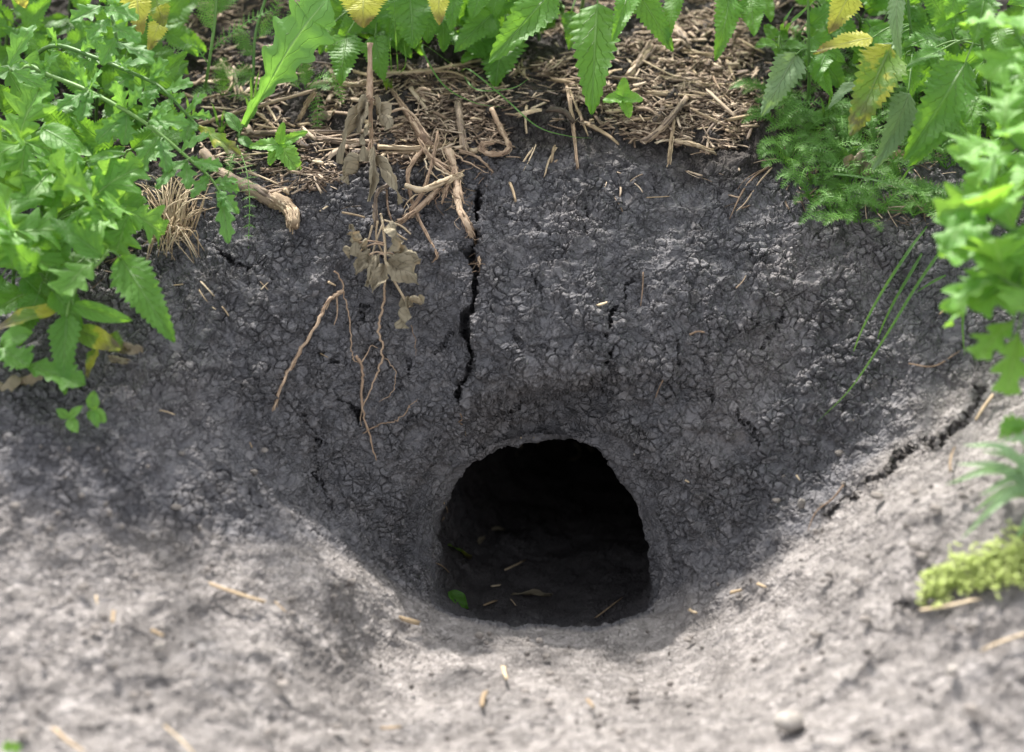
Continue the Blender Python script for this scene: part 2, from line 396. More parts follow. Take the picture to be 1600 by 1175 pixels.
def soil_material():
    k = NT('soil')
    co = k.n('ShaderNodeTexCoord').outputs['Object']
    dryLitA = k.n('ShaderNodeAttribute', attribute_name='dry').outputs['Fac']
    humA = k.n('ShaderNodeAttribute', attribute_name='humus').outputs['Fac']
    pakA = k.n('ShaderNodeAttribute', attribute_name='packed').outputs['Fac']
    tunA = k.n('ShaderNodeAttribute', attribute_name='tunnel').outputs['Fac']
    w1 = k.n('ShaderNodeVectorMath', operation='SUBTRACT', ins={0: k.noise(co, 48, 2, col=True), 1: (.5, .5, .5)}).outputs[0]
    wv = k.n('ShaderNodeVectorMath', operation='MULTIPLY_ADD', ins={0: w1, 1: (.016, .016, .016), 2: co}).outputs[0]
    def cells(scale, e1_):
        e = k.n('ShaderNodeTexVoronoi', feature='DISTANCE_TO_EDGE', ins={'Vector': wv, 'Scale': scale}).outputs['Distance']
        c = k.n('ShaderNodeTexVoronoi', feature='F1', ins={'Vector': wv, 'Scale': scale})
        rr_ = k.n('ShaderNodeSeparateColor', ins={0: c.outputs['Color']})
        df = k.n('ShaderNodeVectorMath', operation='SUBTRACT', ins={0: wv, 1: c.outputs['Position']}).outputs[0]
        rv = k.n('ShaderNodeVectorMath', operation='SUBTRACT', ins={0: c.outputs['Color'], 1: (.5, .5, .5)}).outputs[0]
        tilt = k.n('ShaderNodeVectorMath', operation='DOT_PRODUCT', ins={0: df, 1: rv}).outputs['Value']
        gap = k.math('POWER', k.mr(e, 0.0, e1_), .5)
        return gap, rr_.outputs[0], rr_.outputs[1], tilt
    p1, r1, g1, t1 = cells(45, .07)          # plates about 25 mm across
    p2, r2, g2, t2 = cells(112, .10)          # clods about 10 mm
    p3, r3, g3, t3 = cells(250, .17)         # crumbs about 5 mm
    big = k.noise(co, 10, 3)
    mid = k.noise(co, 30, 3)
    crumb = k.mr(big, .40, .66)                           # packed clay to loose crumbs
    h1 = k.math('MULTIPLY_ADD', p1, .0040, k.math('MULTIPLY_ADD', t1, .28, k.math('MULTIPLY', r1, .0034)))
    m2 = k.mr(k.noise(co, 46, 2), .40, .60, .10, 1.5)       # in places the clods have merged
    m3 = k.mr(k.noise(co, 80, 2), .40, .60, .10, 1.5)
    h2 = k.math('MULTIPLY_ADD', k.math('MULTIPLY', p2, m2), .0042, k.math('MULTIPLY_ADD', t2, .42, k.math('MULTIPLY', r2, .0026)))
    h3 = k.math('MULTIPLY_ADD', k.math('MULTIPLY', p3, m3), .0017, k.math('MULTIPLY_ADD', t3, .45, k.math('MULTIPLY', r3, .0016)))
    a1 = k.mr(k.noise(co, 15, 2), .32, .62, .25, 1.0)
    a1 = k.math('MULTIPLY', a1, k.mr(dryLitA, 0, 1, 1.0, .28))
    a2 = k.math('MULTIPLY', k.mr(crumb, 0, 1, .45, 1.15), k.mr(dryLitA, 0, 1, 1.0, .34))
    a3 = k.math('MULTIPLY', k.mr(k.noise(co, 25, 2), .35, .65, .35, 1.25), k.mr(dryLitA, 0, 1, 1.0, .52))
    fine = k.math('MULTIPLY', k.math('SUBTRACT', k.noise(co, 520, 4, .7), .5), .0011)
    lum = k.math('MULTIPLY', k.math('SUBTRACT', mid, .5), .009)
    H = k.math('MULTIPLY_ADD', h1, a1, k.math('MULTIPLY_ADD', h2, a2, k.math('MULTIPLY_ADD', h3, a3, k.math('ADD', fine, lum))))
    H = k.math('SUBTRACT', H, .0082)
    H = k.math('MULTIPLY', H, k.mr(pakA, 0, 1, 1.0, .40))
    dsp = k.n('ShaderNodeDisplacement', ins={'Height': H, 'Midlevel': 0.0, 'Scale': 1.0})
    k.link(dsp.outputs[0], k.out.inputs['Displacement'])
    k.m.displacement_method = 'DISPLACEMENT'
    # colour: damp black earth, paler where dried and trodden, with sun and shade painted along that edge
    tone = k.noise(co, 23, 4, .6)
    damp = k.ramp(tone, [(.22, (.098, .097, .105)), (.5, (.138, .135, .144)), (.78, (.190, .184, .190))])
    damp = k.mix(k.math('MULTIPLY', k.mr(r2, .62, 1.0), .5), damp, (.225, .214, .218, 1))
    damp = k.mix(k.math('MULTIPLY', k.mr(k.noise(co, 6.5, 3, .6), .52, .72), .55), damp, (.225, .208, .206, 1))
    damp = k.mix(k.math('MULTIPLY', k.mr(k.noise(co, 19, 4, .7), .58, .72), .28), damp, (.140, .115, .095, 1))
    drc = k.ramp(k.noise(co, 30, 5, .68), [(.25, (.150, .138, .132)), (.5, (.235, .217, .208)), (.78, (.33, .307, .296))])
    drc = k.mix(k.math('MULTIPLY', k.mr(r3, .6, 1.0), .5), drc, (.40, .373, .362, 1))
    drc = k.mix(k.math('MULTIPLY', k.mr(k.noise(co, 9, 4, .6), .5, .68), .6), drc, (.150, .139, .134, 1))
    hmc = k.ramp(k.noise(co, 60, 4), [(.3, (.026, .022, .020)), (.7, (.075, .062, .052))])
    dryLitF = k.mr(k.math('ADD', dryLitA, k.math('MULTIPLY', k.math('SUBTRACT', k.noise(co, 40, 4, .6), .5), .55)), .15, .85)
    colr = k.mix(dryLitF, damp, drc)
    colr = k.mix(k.math('MULTIPLY', humA, .8), colr, hmc)
    colr = k.mix(k.math('MULTIPLY', tunA, .75), colr, (.030, .026, .026, 1))       # damp earth, darkened with depth: shade of the passage painted into its colour
    bs = k.n('ShaderNodeBsdfPrincipled', ins={'Base Color': colr, 'Roughness': .85, 'Specular IOR Level': .12, 'Normal': k.n('ShaderNodeBump', ins={'Strength': .9, 'Distance': 1.0, 'Height': k.math('MULTIPLY', k.math('MULTIPLY_ADD', h2, a2, k.math('ADD', h3, fine)), k.mr(pakA, 0, 1, 1.0, .40))}).outputs[0]})
    k.link(bs.outputs[0], k.out.inputs['Surface'])
    return k.m
M_SOIL = soil_material()
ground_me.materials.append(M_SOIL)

# ------------------------------------------------------------------ plant, wood and stone materials
def leaf_material(name, c_lo, c_hi, vein, trans, blotch=None, nveins=7.0, rough=.45, slant=2.2, tr=.38):
    "uv: x along the midrib 0..1, y across -1..1"
    k = NT(name)
    uv = k.n('ShaderNodeSeparateXYZ', ins={0: k.n('ShaderNodeUVMap', uv_map='uv').outputs[0]})
    co = k.n('ShaderNodeTexCoord').outputs['Object']
    rnd = k.n('ShaderNodeObjectInfo').outputs['Random']
    s_, t_ = uv.outputs[0], k.math('ABSOLUTE', uv.outputs[1])
    q = k.math('FRACT', k.math('SUBTRACT', k.math('MULTIPLY', s_, nveins), k.math('MULTIPLY', t_, slant)))
    dv = k.math('ABSOLUTE', k.math('SUBTRACT', q, .5))
    side = k.math('MULTIPLY', k.mr(dv, .06, .0), k.mr(t_, 1.0, .3, .25, 1.0))
    mid = k.mr(t_, .07, .015)
    ve = k.math('MAXIMUM', side, mid, clamp=True)
    base = k.mix(k.math('ADD', k.math('MULTIPLY', rnd, .6), k.math('MULTIPLY', k.noise(co, 45, 4, .6), .5), clamp=True), (*c_lo, 1), (*c_hi, 1))
    colr = k.mix(k.math('MULTIPLY', side, .55), base, (*[c * .62 for c in c_lo], 1))  # shadow lines of the side vein grooves painted into the colour
    colr = k.mix(k.math('MULTIPLY', mid, .6), colr, (*vein, 1))
    if blotch:
        b = k.noise(co, blotch[0], 4, .6)
        colr = k.mix(k.mr(b, blotch[1], blotch[1] + .05), colr, (*blotch[2], 1))
        if len(blotch) > 3:
            colr = k.mix(k.math('MULTIPLY', k.mr(s_, .55, .80), k.mr(k.noise(co, 60, 3), .32, .46)), colr, (*blotch[3], 1))
    bmp = k.n('ShaderNodeBump', ins={'Strength': .85, 'Distance': .0014, 'Height': k.math('SUBTRACT', k.math('MULTIPLY', k.noise(co, 260, 2), .5), k.math('MULTIPLY', ve, .8))})
    bs = k.n('ShaderNodeBsdfPrincipled', ins={'Base Color': colr, 'Roughness': rough + .06, 'Specular IOR Level': .4, 'Normal': bmp.outputs[0]})
    tl = k.n('ShaderNodeBsdfTranslucent', ins={'Color': k.mix(.75, colr, (*trans, 1)), 'Normal': bmp.outputs[0]})
    mx = k.n('ShaderNodeMixShader', ins={0: tr, 1: bs.outputs[0], 2: tl.outputs[0]})
    k.link(mx.outputs[0], k.out.inputs['Surface'])
    return k.m

def fibre_material(name, stops, scale=(9, 90), rough=.75, bump=.6, rnd_amt=.55):
    "uv: x along in metres, y round 0..1; fibres run along x"
    k = NT(name)
    uv = k.n('ShaderNodeUVMap', uv_map='uv').outputs[0]
    rnd = k.math('FRACT', k.math('ADD', k.n('ShaderNodeObjectInfo').outputs['Random'], k.n('ShaderNodeNewGeometry').outputs['Random Per Island']))
    mp = k.n('ShaderNodeMapping', ins={0: uv, 3: (scale[0] * 4, scale[1] * .12, 1)})
    off = k.n('ShaderNodeVectorMath', operation='ADD', ins={0: mp.outputs[0], 1: k.n('ShaderNodeCombineXYZ', ins={2: k.math('MULTIPLY', rnd, 60)}).outputs[0]}).outputs[0]
    f = k.noise(off, 1.0, 5, .65)
    co = k.n('ShaderNodeTexCoord').outputs['Object']
    g = k.noise(co, 120, 3, .6)
    v = k.math('ADD', k.math('MULTIPLY', k.math('SUBTRACT', f, .5), .9), k.math('ADD', k.math('MULTIPLY', k.math('SUBTRACT', rnd, .5), rnd_amt), k.math('ADD', k.math('MULTIPLY', k.math('SUBTRACT', g, .5), .5), .5)), clamp=True)
    colr = k.ramp(v, stops)
    bmp = k.n('ShaderNodeBump', ins={'Strength': bump, 'Distance': .001, 'Height': f})
    bs = k.n('ShaderNodeBsdfPrincipled', ins={'Base Color': colr, 'Roughness': rough, 'Specular IOR Level': .3, 'Normal': bmp.outputs[0]})
    k.link(bs.outputs[0], k.out.inputs['Surface'])
    return k.m

M_NETTLE = leaf_material('nettle_leaf', (.043, .142, .016), (.108, .275, .036), (.19, .35, .11), (.34, .66, .04), nveins=7)
M_YELLOW = leaf_material('dying_leaf', (.50, .52, .07), (.60, .58, .10), (.50, .52, .2), (.80, .80, .10), blotch=(55, .60, (.10, .055, .035), (.13, .075, .04)), nveins=7)
M_BLOTCH = leaf_material('blotched_leaf', (.11, .23, .035), (.16, .28, .04), (.22, .32, .12), (.45, .62, .04), blotch=(34, .50, (.42, .42, .05), (.10, .07, .05)), nveins=7)
M_YOUNG = leaf_material('young_leaf', (.13, .34, .05), (.22, .46, .08), (.28, .48, .14), (.45, .80, .05), nveins=6)
M_PALEGRASS = leaf_material('pale_grass', (.20, .34, .16), (.32, .48, .26), (.36, .50, .3), (.45, .70, .20), nveins=1, tr=.3)
M_PALE = leaf_material('leaf_underside', (.16, .25, .13), (.20, .30, .16), (.28, .36, .22), (.30, .50, .08), nveins=7, rough=.7)
M_THISTLE = leaf_material('thistle_leaf', (.066, .188, .040), (.126, .300, .064), (.28, .42, .18), (.36, .70, .08), nveins=5, rough=.5)
M_MUGWORT = leaf_material('mugwort_leaf', (.075, .215, .028), (.158, .345, .058), (.28, .45, .15), (.46, .80, .08), nveins=5, rough=.5)
M_DRYLEAF = leaf_material('withered_leaf', (.19, .165, .115), (.33, .285, .20), (.40, .34, .25), (.30, .20, .10), nveins=6, rough=.85, tr=.15)
M_YARROW = leaf_material('yarrow_frond', (.070, .20, .030), (.15, .33, .055), (.18, .34, .10), (.30, .60, .08), nveins=1, tr=.25)
M_GRASS = leaf_material('grass_blade', (.06, .16, .03), (.11, .25, .06), (.14, .27, .08), (.30, .55, .05), nveins=1, tr=.3)
M_CROP = leaf_material('stonecrop_leaf', (.42, .54, .14), (.62, .68, .28), (.6, .64, .3), (.66, .80, .16), nveins=1, tr=.3)
M_STEM = fibre_material('green_stem', [(.2, (.07, .16, .035)), (.8, (.15, .27, .07))], rough=.5, bump=.3)
M_STRAW = fibre_material('straw', [(.1, (.17, .12, .075)), (.45, (.36, .27, .17)), (.75, (.52, .42, .29)), (1, (.64, .56, .43))])
M_CHIP = fibre_material('mulch_chip', [(.10, (.045, .032, .024)), (.34, (.13, .090, .062)), (.58, (.27, .195, .135)), (.86, (.50, .40, .30))], rnd_amt=.75)
M_ROOT = fibre_material('root_bark', [(.15, (.13, .085, .058)), (.5, (.31, .215, .145)), (.85, (.50, .38, .27))], scale=(30, 60))
M_BARK = fibre_material('dead_wood', [(.1, (.10, .075, .06)), (.45, (.23, .175, .135)), (.8, (.42, .32, .22))], scale=(14, 70), bump=.9)
M_BREAK = fibre_material('broken_wood', [(.1, (.20, .14, .09)), (.5, (.42, .32, .21)), (.9, (.60, .49, .35))], scale=(10, 90), bump=.9)
def stone_material():
    k = NT('stone'); co = k.n('ShaderNodeTexCoord').outputs['Object']; rnd = k.n('ShaderNodeObjectInfo').outputs['Random']
    c = k.ramp(k.math('ADD', k.math('MULTIPLY', k.noise(co, 180, 4, .6), .7), k.math('MULTIPLY', rnd, .3)), [(.3, (.16, .145, .13)), (.6, (.34, .31, .28)), (.85, (.5, .47, .43))])
    b = k.n('ShaderNodeBump', ins={'Strength': .6, 'Distance': .001, 'Height': k.noise(co, 400, 3)})
    bs = k.n('ShaderNodeBsdfPrincipled', ins={'Base Color': c, 'Roughness': .85, 'Normal': b.outputs[0]})
    k.link(bs.outputs[0], k.out.inputs['Surface']); return k.m
M_STONE = stone_material()
def clod_material():
    k = NT("dry_clod"); co = k.n("ShaderNodeTexCoord").outputs["Object"]; rnd = k.n("ShaderNodeObjectInfo").outputs["Random"]
    c = k.ramp(k.math("ADD", k.math("MULTIPLY", k.noise(co, 160, 4, .6), .6), k.math("MULTIPLY", rnd, .4)), [(.25, (.085, .076, .070)), (.6, (.19, .168, .152)), (.9, (.32, .29, .265))])
    b = k.n("ShaderNodeBump", ins={"Strength": .8, "Distance": .002, "Height": k.noise(co, 300, 4)})
    bs = k.n("ShaderNodeBsdfPrincipled", ins={"Base Color": c, "Roughness": .9, "Normal": b.outputs[0]})
    k.link(bs.outputs[0], k.out.inputs["Surface"]); return k.m
M_SOIL_CLOD = clod_material()

# ------------------------------------------------------------------ object helpers
WLOC = {}
def thing(name, label, cat, loc, group=None):
    o = bpy.data.objects.new(name, None); COL.objects.link(o)
    o.empty_display_size = .02
    o.location = loc; o['label'] = label; o['category'] = cat
    if group: o['group'] = group
    WLOC[o] = Vector(loc); return o
def tag(o, label=None, cat=None, group=None, kind=None):
    if label: o['label'] = label
    if cat: o['category'] = cat
    if group: o['group'] = group
    if kind: o['kind'] = kind
    return o

def frame_of(d, hint):
    d = d.normalized(); x = hint - d * hint.dot(d)
    if x.length < 1e-5: x = d.orthogonal()
    x.normalize(); return d, x, d.cross(x)

class MB:
    def __init__(s): s.v = []; s.f = []; s.uv = []; s.mi = []
    def add(s, verts, faces, uvs, mi=0):
        b = len(s.v); s.v += verts; s.uv += uvs
        for f in faces: s.f.append(tuple(i + b for i in f)); s.mi.append(mi)
    def tube(s, pts, rad, n=6, mi=0, flat=1.0, rough=0.0, rng=random):
        pts = [Vector(p) for p in pts]; m = len(pts)
        if not isinstance(rad, (list, tuple)): rad = [rad] * m
        ref = Vector((0.3, 0.2, 1)); vs = []; us = []; acc = 0
        up = None
        for i, p in enumerate(pts):
            d = (pts[min(i + 1, m - 1)] - pts[max(i - 1, 0)])
            if d.length < 1e-9: d = Vector((0, 1, 0))
            d.normalize()
            if up is None:
                up = ref - d * ref.dot(d)
                if up.length < .1: up = d.orthogonal()
            up = up - d * up.dot(d); up.normalize(); sd = d.cross(up)
            if i: acc += (p - pts[i - 1]).length
            for k in range(n):
                a = 2 * math.pi * k / n; r = rad[i] * (1 + (rng.uniform(-rough, rough) if rough else 0))
                vs.append(p + sd * (math.cos(a) * r) + up * (math.sin(a) * r * flat)); us.append((acc, k / n))
        fs = [(i * n + k, i * n + (k + 1) % n, (i + 1) * n + (k + 1) % n, (i + 1) * n + k) for i in range(m - 1) for k in range(n)]
        fs.append(tuple(range(n))[::-1]); fs.append(tuple((m - 1) * n + k for k in range(n)))
        s.add(vs, fs, us, mi)
    def leaf(s, base, d, nrm, L, W, kind='nettle', droop=.5, fold=.25, seed=0, twist=0.0, crumple=0.0, mi=0, ripple=1.0):
        rng = random.Random(seed)
        rows = OUTLINE[kind](rng)                      # (s, left w, right w, shear)
        d, nz, sd = frame_of(d, nrm); sd = -sd          # sd = right
        nt = 4
        p = Vector(base); ang = 0; last = 0
        ph = rng.uniform(0, 6); ph2 = rng.uniform(0, 6)
        vs, us = [], []
        for (t, wl, wr, sh) in rows:
            ds = (t - last) * L; last = t
            a = droop * t * t
            dd = d * math.cos(a) - nz * math.sin(a); nn = nz * math.cos(a) + d * math.sin(a)
            p = p + dd * ds
            tw = twist * t
            s2 = sd * math.cos(tw) + nn * math.sin(tw); n2 = nn * math.cos(tw) - sd * math.sin(tw)
            for j in range(-nt, nt + 1):
                f = j / nt; w = (wr if f > 0 else wl) * W; af = abs(f)
                x = f * w
                fa = fold * (1 - .35 * af)
                z = abs(x) * math.sin(fa)
                z += ripple * W * .035 * af * math.sin(t * 17 + ph + (2 if f > 0 else 0)) + ripple * W * .035 * math.sin(f * 3 + t * 6 + ph2)
                z -= ripple * .010 * W * (1 - abs(math.cos(math.pi * (t * 7 - af * 2.2)))) ** 2 * (af > 0)
                y = sh * L * af * (wr if f > 0 else wl)
                if crumple:
                    z += crumple * W * (.8 * math.sin(f * 2.6 + t * 5 + ph) + math.sin(f * 4.4 - t * 8 + ph2) * .45)
                    x *= 1 - .30 * crumple * (1 + math.sin(t * 6 + ph2))
                vs.append(p + s2 * (x * math.cos(fa)) + n2 * z + dd * y); us.append((t, f))
        c = 2 * nt + 1
        fs = [(i * c + j, i * c + j + 1, (i + 1) * c + j + 1, (i + 1) * c + j) for i in range(len(rows) - 1) for j in range(c - 1)]
        s.add(vs, fs, us, mi)
        return p
    def blade(s, pts, w, nrm=Vector((0, -.5, .8)), fold=.4, mi=0):
        m = len(pts); vs, us = [], []
        for i, p in enumerate(pts):
            d = (pts[min(i + 1, m - 1)] - pts[max(i - 1, 0)]); d, nz, sd = frame_of(d, nrm)
            t = i / (m - 1); ww = w * min(1, .55 + t * 2) * (1 - t ** 2.5) + w * .04
            for f in (-1, -.5, 0, .5, 1):
                vs.append(p + sd * (ww * f) + nz * (abs(f) * ww * fold)); us.append((t, f))
        fs = [(i * 5 + j, i * 5 + j + 1, i * 5 + 6 + j, i * 5 + 5 + j) for i in range(m - 1) for j in range(4)]
        s.add(vs, fs, us, mi)
    def frond(s, pts, L0, seed=0, nrm=Vector((0, -.4, .9)), np_=16, mi=0):
        "feathery frond: a midrib with pinnae of fine pinnules"
        rng = random.Random(seed)
        pts = smooth(pts, 4); s.tube(pts, [.0007 * (1 - .6 * i / len(pts)) for i in range(len(pts))], 4, mi)
        s.uv[-len(pts) * 4:] = [(.5, .5)] * (len(pts) * 4)
        m = len(pts)
        for i in range(np_):
            t = .12 + .86 * i / (np_ - 1); x = t * (m - 1); k = min(int(x), m - 2)
            p = pts[k].lerp(pts[k + 1], x - k); d, nz, sd = frame_of(pts[k + 1] - pts[k], nrm)
            L = L0 * (math.sin(math.pi * min(1, .12 + t * .86)) ** .7) * rng.uniform(.85, 1.1)
            for g in (-1, 1):
                e = (sd * g * .85 + d * .5 + nz * rng.uniform(-.05, .45)).normalized()
                _, n2, s3 = frame_of(e, nz)
                for q in range(4):
                    u = q / 3 * .75 + .15; b = p + e * (L * u); ll = L * (.36 - .16 * u)
                    for h in ((-1, 1) if q < 3 else (0,)):
                        g2 = (e * .8 + s3 * h * .8 + n2 * rng.uniform(-.2, .3)).normalized(); o = g2.cross(n2) * (ll * .10 + .00018)
                        s.add([b - o, b + o, b + g2 * ll], [(0, 1, 2)], [(.5, .4), (.5, .6), (.9, .5)], mi)
                o = e.cross(nz) * (.0003 + L * .02)
                s.add([p - o, p + o, p + e * L], [(0, 1, 2)], [(.5, .4), (.5, .6), (.9, .5)], mi)
    def chip(s, c, d, nrm, L, W, T, seed, mi=0, bend=.1):
        "splintered flat fragment of stem or wood"
        rng = random.Random(seed); d, nz, sd = frame_of(d, nrm)
        m = 5; n = 6; vs, us = [], []
        cur = rng.uniform(-1, 1) * bend; tp = rng.uniform(.5, 1)
        e0 = [rng.uniform(-.12, .12) for _ in range(n)]; e1 = [rng.uniform(-.16, .16) for _ in range(n)]
        for i in range(m):
            t = i / (m - 1) - .5; w = W * (1 - (1 - tp) * (t + .5)) * rng.uniform(.85, 1.1); th = T * rng.uniform(.8, 1.15)
            for k in range(n):
                a = 2 * math.pi * k / n + .3
                x = math.cos(a) * w * .5 * rng.uniform(.85, 1.1); z = math.sin(a) * th * .5
                y = t * L + (e0[k] * L if i == 0 else e1[k] * L if i == m - 1 else 0)
                vs.append(Vector(c) + d * y + sd * (x + cur * L * (t * t * 4 - .5) * .5) + nz * (z + bend * .4 * L * (.25 - t * t) * rng.uniform(.6, 1))); us.append((y, k / n))
        fs = [(i * n + k, i * n + (k + 1) % n, (i + 1) * n + (k + 1) % n, (i + 1) * n + k) for i in range(m - 1) for k in range(n)]
        fs.append(tuple(range(n))[::-1]); fs.append(tuple((m - 1) * n + k for k in range(n)))
        s.add(vs, fs, us, mi)
    def lump(s, c, rx, ry, rz, seed, mi=0, rough=.2, nu=10, nv=7):
        rng = random.Random(seed); c = Vector(c)
        ph = [rng.uniform(0, 6) for _ in range(6)]
        vs, us = [], []
        for j in range(nv + 1):
            a = math.pi * j / nv
            for i in range(nu):
                b = 2 * math.pi * i / nu
                x, y, z = math.sin(a) * math.cos(b), math.sin(a) * math.sin(b), math.cos(a)
                r = 1 + rough * (math.sin(3 * x + ph[0]) * math.sin(3 * y + ph[1]) + .6 * math.sin(5 * z + ph[2] + 2 * x) + .4 * math.sin(7 * y + ph[3] - 4 * x))
                vs.append(c + Vector((x * rx * r, y * ry * r, z * rz * r))); us.append((b * .02, a))
        fs = [(j * nu + i, (j + 1) * nu + i, (j + 1) * nu + (i + 1) % nu, j * nu + (i + 1) % nu) for j in range(nv) for i in range(nu)]
        s.add(vs, fs, us, mi)
    def build(s, name, mats, parent=None, loc=None, smooth_=True):
        if not isinstance(mats, (list, tuple)): mats = [mats]
        me = bpy.data.meshes.new(name)
        if loc is None: loc = WLOC[parent] if parent is not None else sum(s.v, Vector()) / len(s.v)
        loc = Vector(loc)
        me.from_pydata([v - loc for v in s.v], [], s.f)
        for m in mats: me.materials.append(m)
        if len(mats) > 1: me.polygons.foreach_set('material_index', s.mi)
        ul = me.uv_layers.new(name='uv')
        li = np.empty(len(me.loops), np.int32); me.loops.foreach_get('vertex_index', li)
        ul.data.foreach_set('uv', np.array(s.uv, np.float32)[li].ravel())
        if smooth_: me.polygons.foreach_set('use_smooth', [True] * len(me.polygons))
        me.update()
        o = bpy.data.objects.new(name, me); COL.objects.link(o); WLOC[o] = loc
        if parent is not None:
            o.parent = parent; o.location = loc - WLOC[parent]
        else: o.location = loc
        return o

def smooth(pts, k=4):
    "Catmull-Rom through the points"
    pts = [Vector(p) for p in pts]
    if len(pts) < 3:
        return [pts[0].lerp(pts[-1], i / (k * 2)) for i in range(k * 2 + 1)]
    out = []
    P = [pts[0] * 2 - pts[1]] + pts + [pts[-1] * 2 - pts[-2]]
    for i in range(1, len(P) - 2):
        for j in range(k):
            t = j / k; a, b, c, d = P[i - 1], P[i], P[i + 1], P[i + 2]
            out.append(.5 * ((2 * b) + (c - a) * t + (2 * a - 5 * b + 4 * c - d) * t * t + (3 * b - a - 3 * c + d) * t ** 3))
    out.append(pts[-1]); return out

# ---- leaf outlines: rows of (place along, left half width, right half width, forward shear)
def _nettle(rng):
    N = rng.choice((13, 14, 15)); rows = [(0, .02, .02, 0)]
    for i in range(N):
        for fr, k in ((.10, .86), (.45, .97), (.80, 1.10), (.97, 1.02)):
            t = (i + fr) / N
            w = (min(1, t / .17) ** .55) * (1 - t) ** .66 * 1.10 * (1.0 if t > .17 else .93)
            rows.append((t, w * k * .5 * rng.uniform(.97, 1.03), w * k * .5 * rng.uniform(.97, 1.03), .05))
    rows.append((1, .004, .004, 0)); return rows
def _young(rng):
    N = 8; rows = [(0, .02, .02, 0)]
    for i in range(N):
        for fr, k in ((.10, .88), (.45, .98), (.80, 1.08), (.97, 1.02)):
            t = (i + fr) / N; w = (min(1, t / .25) ** .5) * (1 - t) ** .48 * 1.10
            rows.append((t, w * k * .5, w * k * .5, .05))
    rows.append((1, .01, .01, 0)); return rows
def _lobes(tips, wid, base=.1, notch=.4, end=.93, shear=.22, rw=.045):
    def fn(rng):
        def edge():
            pts = [(0, base), (.06, base)]
            for i, (t, w) in enumerate(zip(tips, wid)):
                t += rng.uniform(-.015, .015); w *= rng.uniform(.85, 1.12)
                pts += [(t - rw * 1.25, w * .66), (t - rw * .8, w * .86), (t - rw * .35, w * .97), (t, w), (t + rw * .3, w * .93), (t + rw * .55, w * .78), (t + rw * 1.1, w * notch)]
            pts += [(end, max(wid[-1] * .35, .06)), (1, .0)]
            pts.sort(); return pts
        a, b = edge(), edge()
        ts = sorted(set([p[0] for p in a] + [p[0] for p in b]))
        ia = np.interp(ts, [p[0] for p in a], [p[1] for p in a]); ib = np.interp(ts, [p[0] for p in b], [p[1] for p in b])
        return [(t, x * .5 + .002, y * .5 + .002, shear) for t, x, y in zip(ts, ia, ib)]
    return fn
def _entire(rng):
    return [(t, *(2 * [.5 * (math.sin(math.pi * t ** .8) ** .8 if 0 < t < 1 else 0) + .004]), 0) for t in [i / 14 for i in range(15)]]
def _ragged(rng):
    def side():
        c = [rng.uniform(.55, 1.1) for _ in range(8)]
        return lambda t: np.interp(t, np.linspace(0, 1, 8), c) * (1 + .10 * math.sin(t * 40 + c[0] * 9))
    a, b = side(), side()
    return [(t, *[.5 * (math.sin(math.pi * min(.985, t + .06)) ** .7) * f(t) + .01 for f in (a, b)], 0) for t in [i / 22 for i in range(23)]]
OUTLINE = {
    'nettle': _nettle,
    'thistle': _lobes([.22, .46, .72], [.72, 1.0, .78], base=.26, notch=.54, rw=.075),
    'mugwort': _lobes([.28, .54, .82], [.80, 1.15, .80], base=.14, notch=.42, shear=.30, rw=.085),
    'sow': _lobes([.16, .30, .46, .62, .78, .88], [.22, .34, .75, 1.0, 1.05, .75], base=.10, notch=.72, end=.96, shear=.08),
    'young': _young, 'entire': _entire, 'ragged': _ragged,
}
CAMN = -FWD
def nrm_for(d, roll=0.0, up=.55):
    n0 = (CAMN * (1 - up) + Vector((0, 0, 1)) * up)
    n0 = n0 - d * n0.dot(d)
    if n0.length < .05: n0 = d.orthogonal()
    n0.normalize()
    return Quaternion(d, R(roll)) @ n0
def project(p):
    q = Vector(p) - CAM; z = q.dot(FWD)
    return 800 + q.dot(RGT) / z / KPX, 587.5 - q.dot(UPV) / z / KPX
PXM = KPX * 2.0      # metres to a photograph unit at the bank

def near_on(pts, q):
    best = None
    for i in range(len(pts) - 1):
        a, b = pts[i], pts[i + 1]; e = b - a; t = max(0, min(1, (q - a).dot(e) / max(e.length_squared, 1e-12)))
        c = a + e * t
        if best is None or (c - q).length < best[0]: best = ((c - q).length, c)
    return best[1]

def leafy(name, label, cat, stem, leaves, kind='nettle', mat=None, stem_r=.0022, group=None, seed=0, smat=None):
    """stem: list of world points, root first; leaves: (u0,v0,d0,u1,v1,d1,width in photo units, opts)"""
    mat = mat or M_NETTLE
    t = thing(name, label, cat, stem[0], group)
    sp = smooth(stem, 5)
    mb = MB(); mb.tube(sp, [stem_r * (1 - .55 * i / len(sp)) for i in range(len(sp))], 7, rough=.06)
    mb.build('stem', smat or M_STEM, t)
    for i, lf in enumerate(leaves):
        opts = lf[7] if len(lf) > 7 else {}
        p0, p1 = pix(*lf[:3]), pix(*lf[3:6])
        put_leaf(t, sp, p0, p1, lf[6] * PXM * lf[2] / 2.0, opts.get('kind', kind), opts.get('mat', mat), opts, seed * 100 + i)
    return t, sp

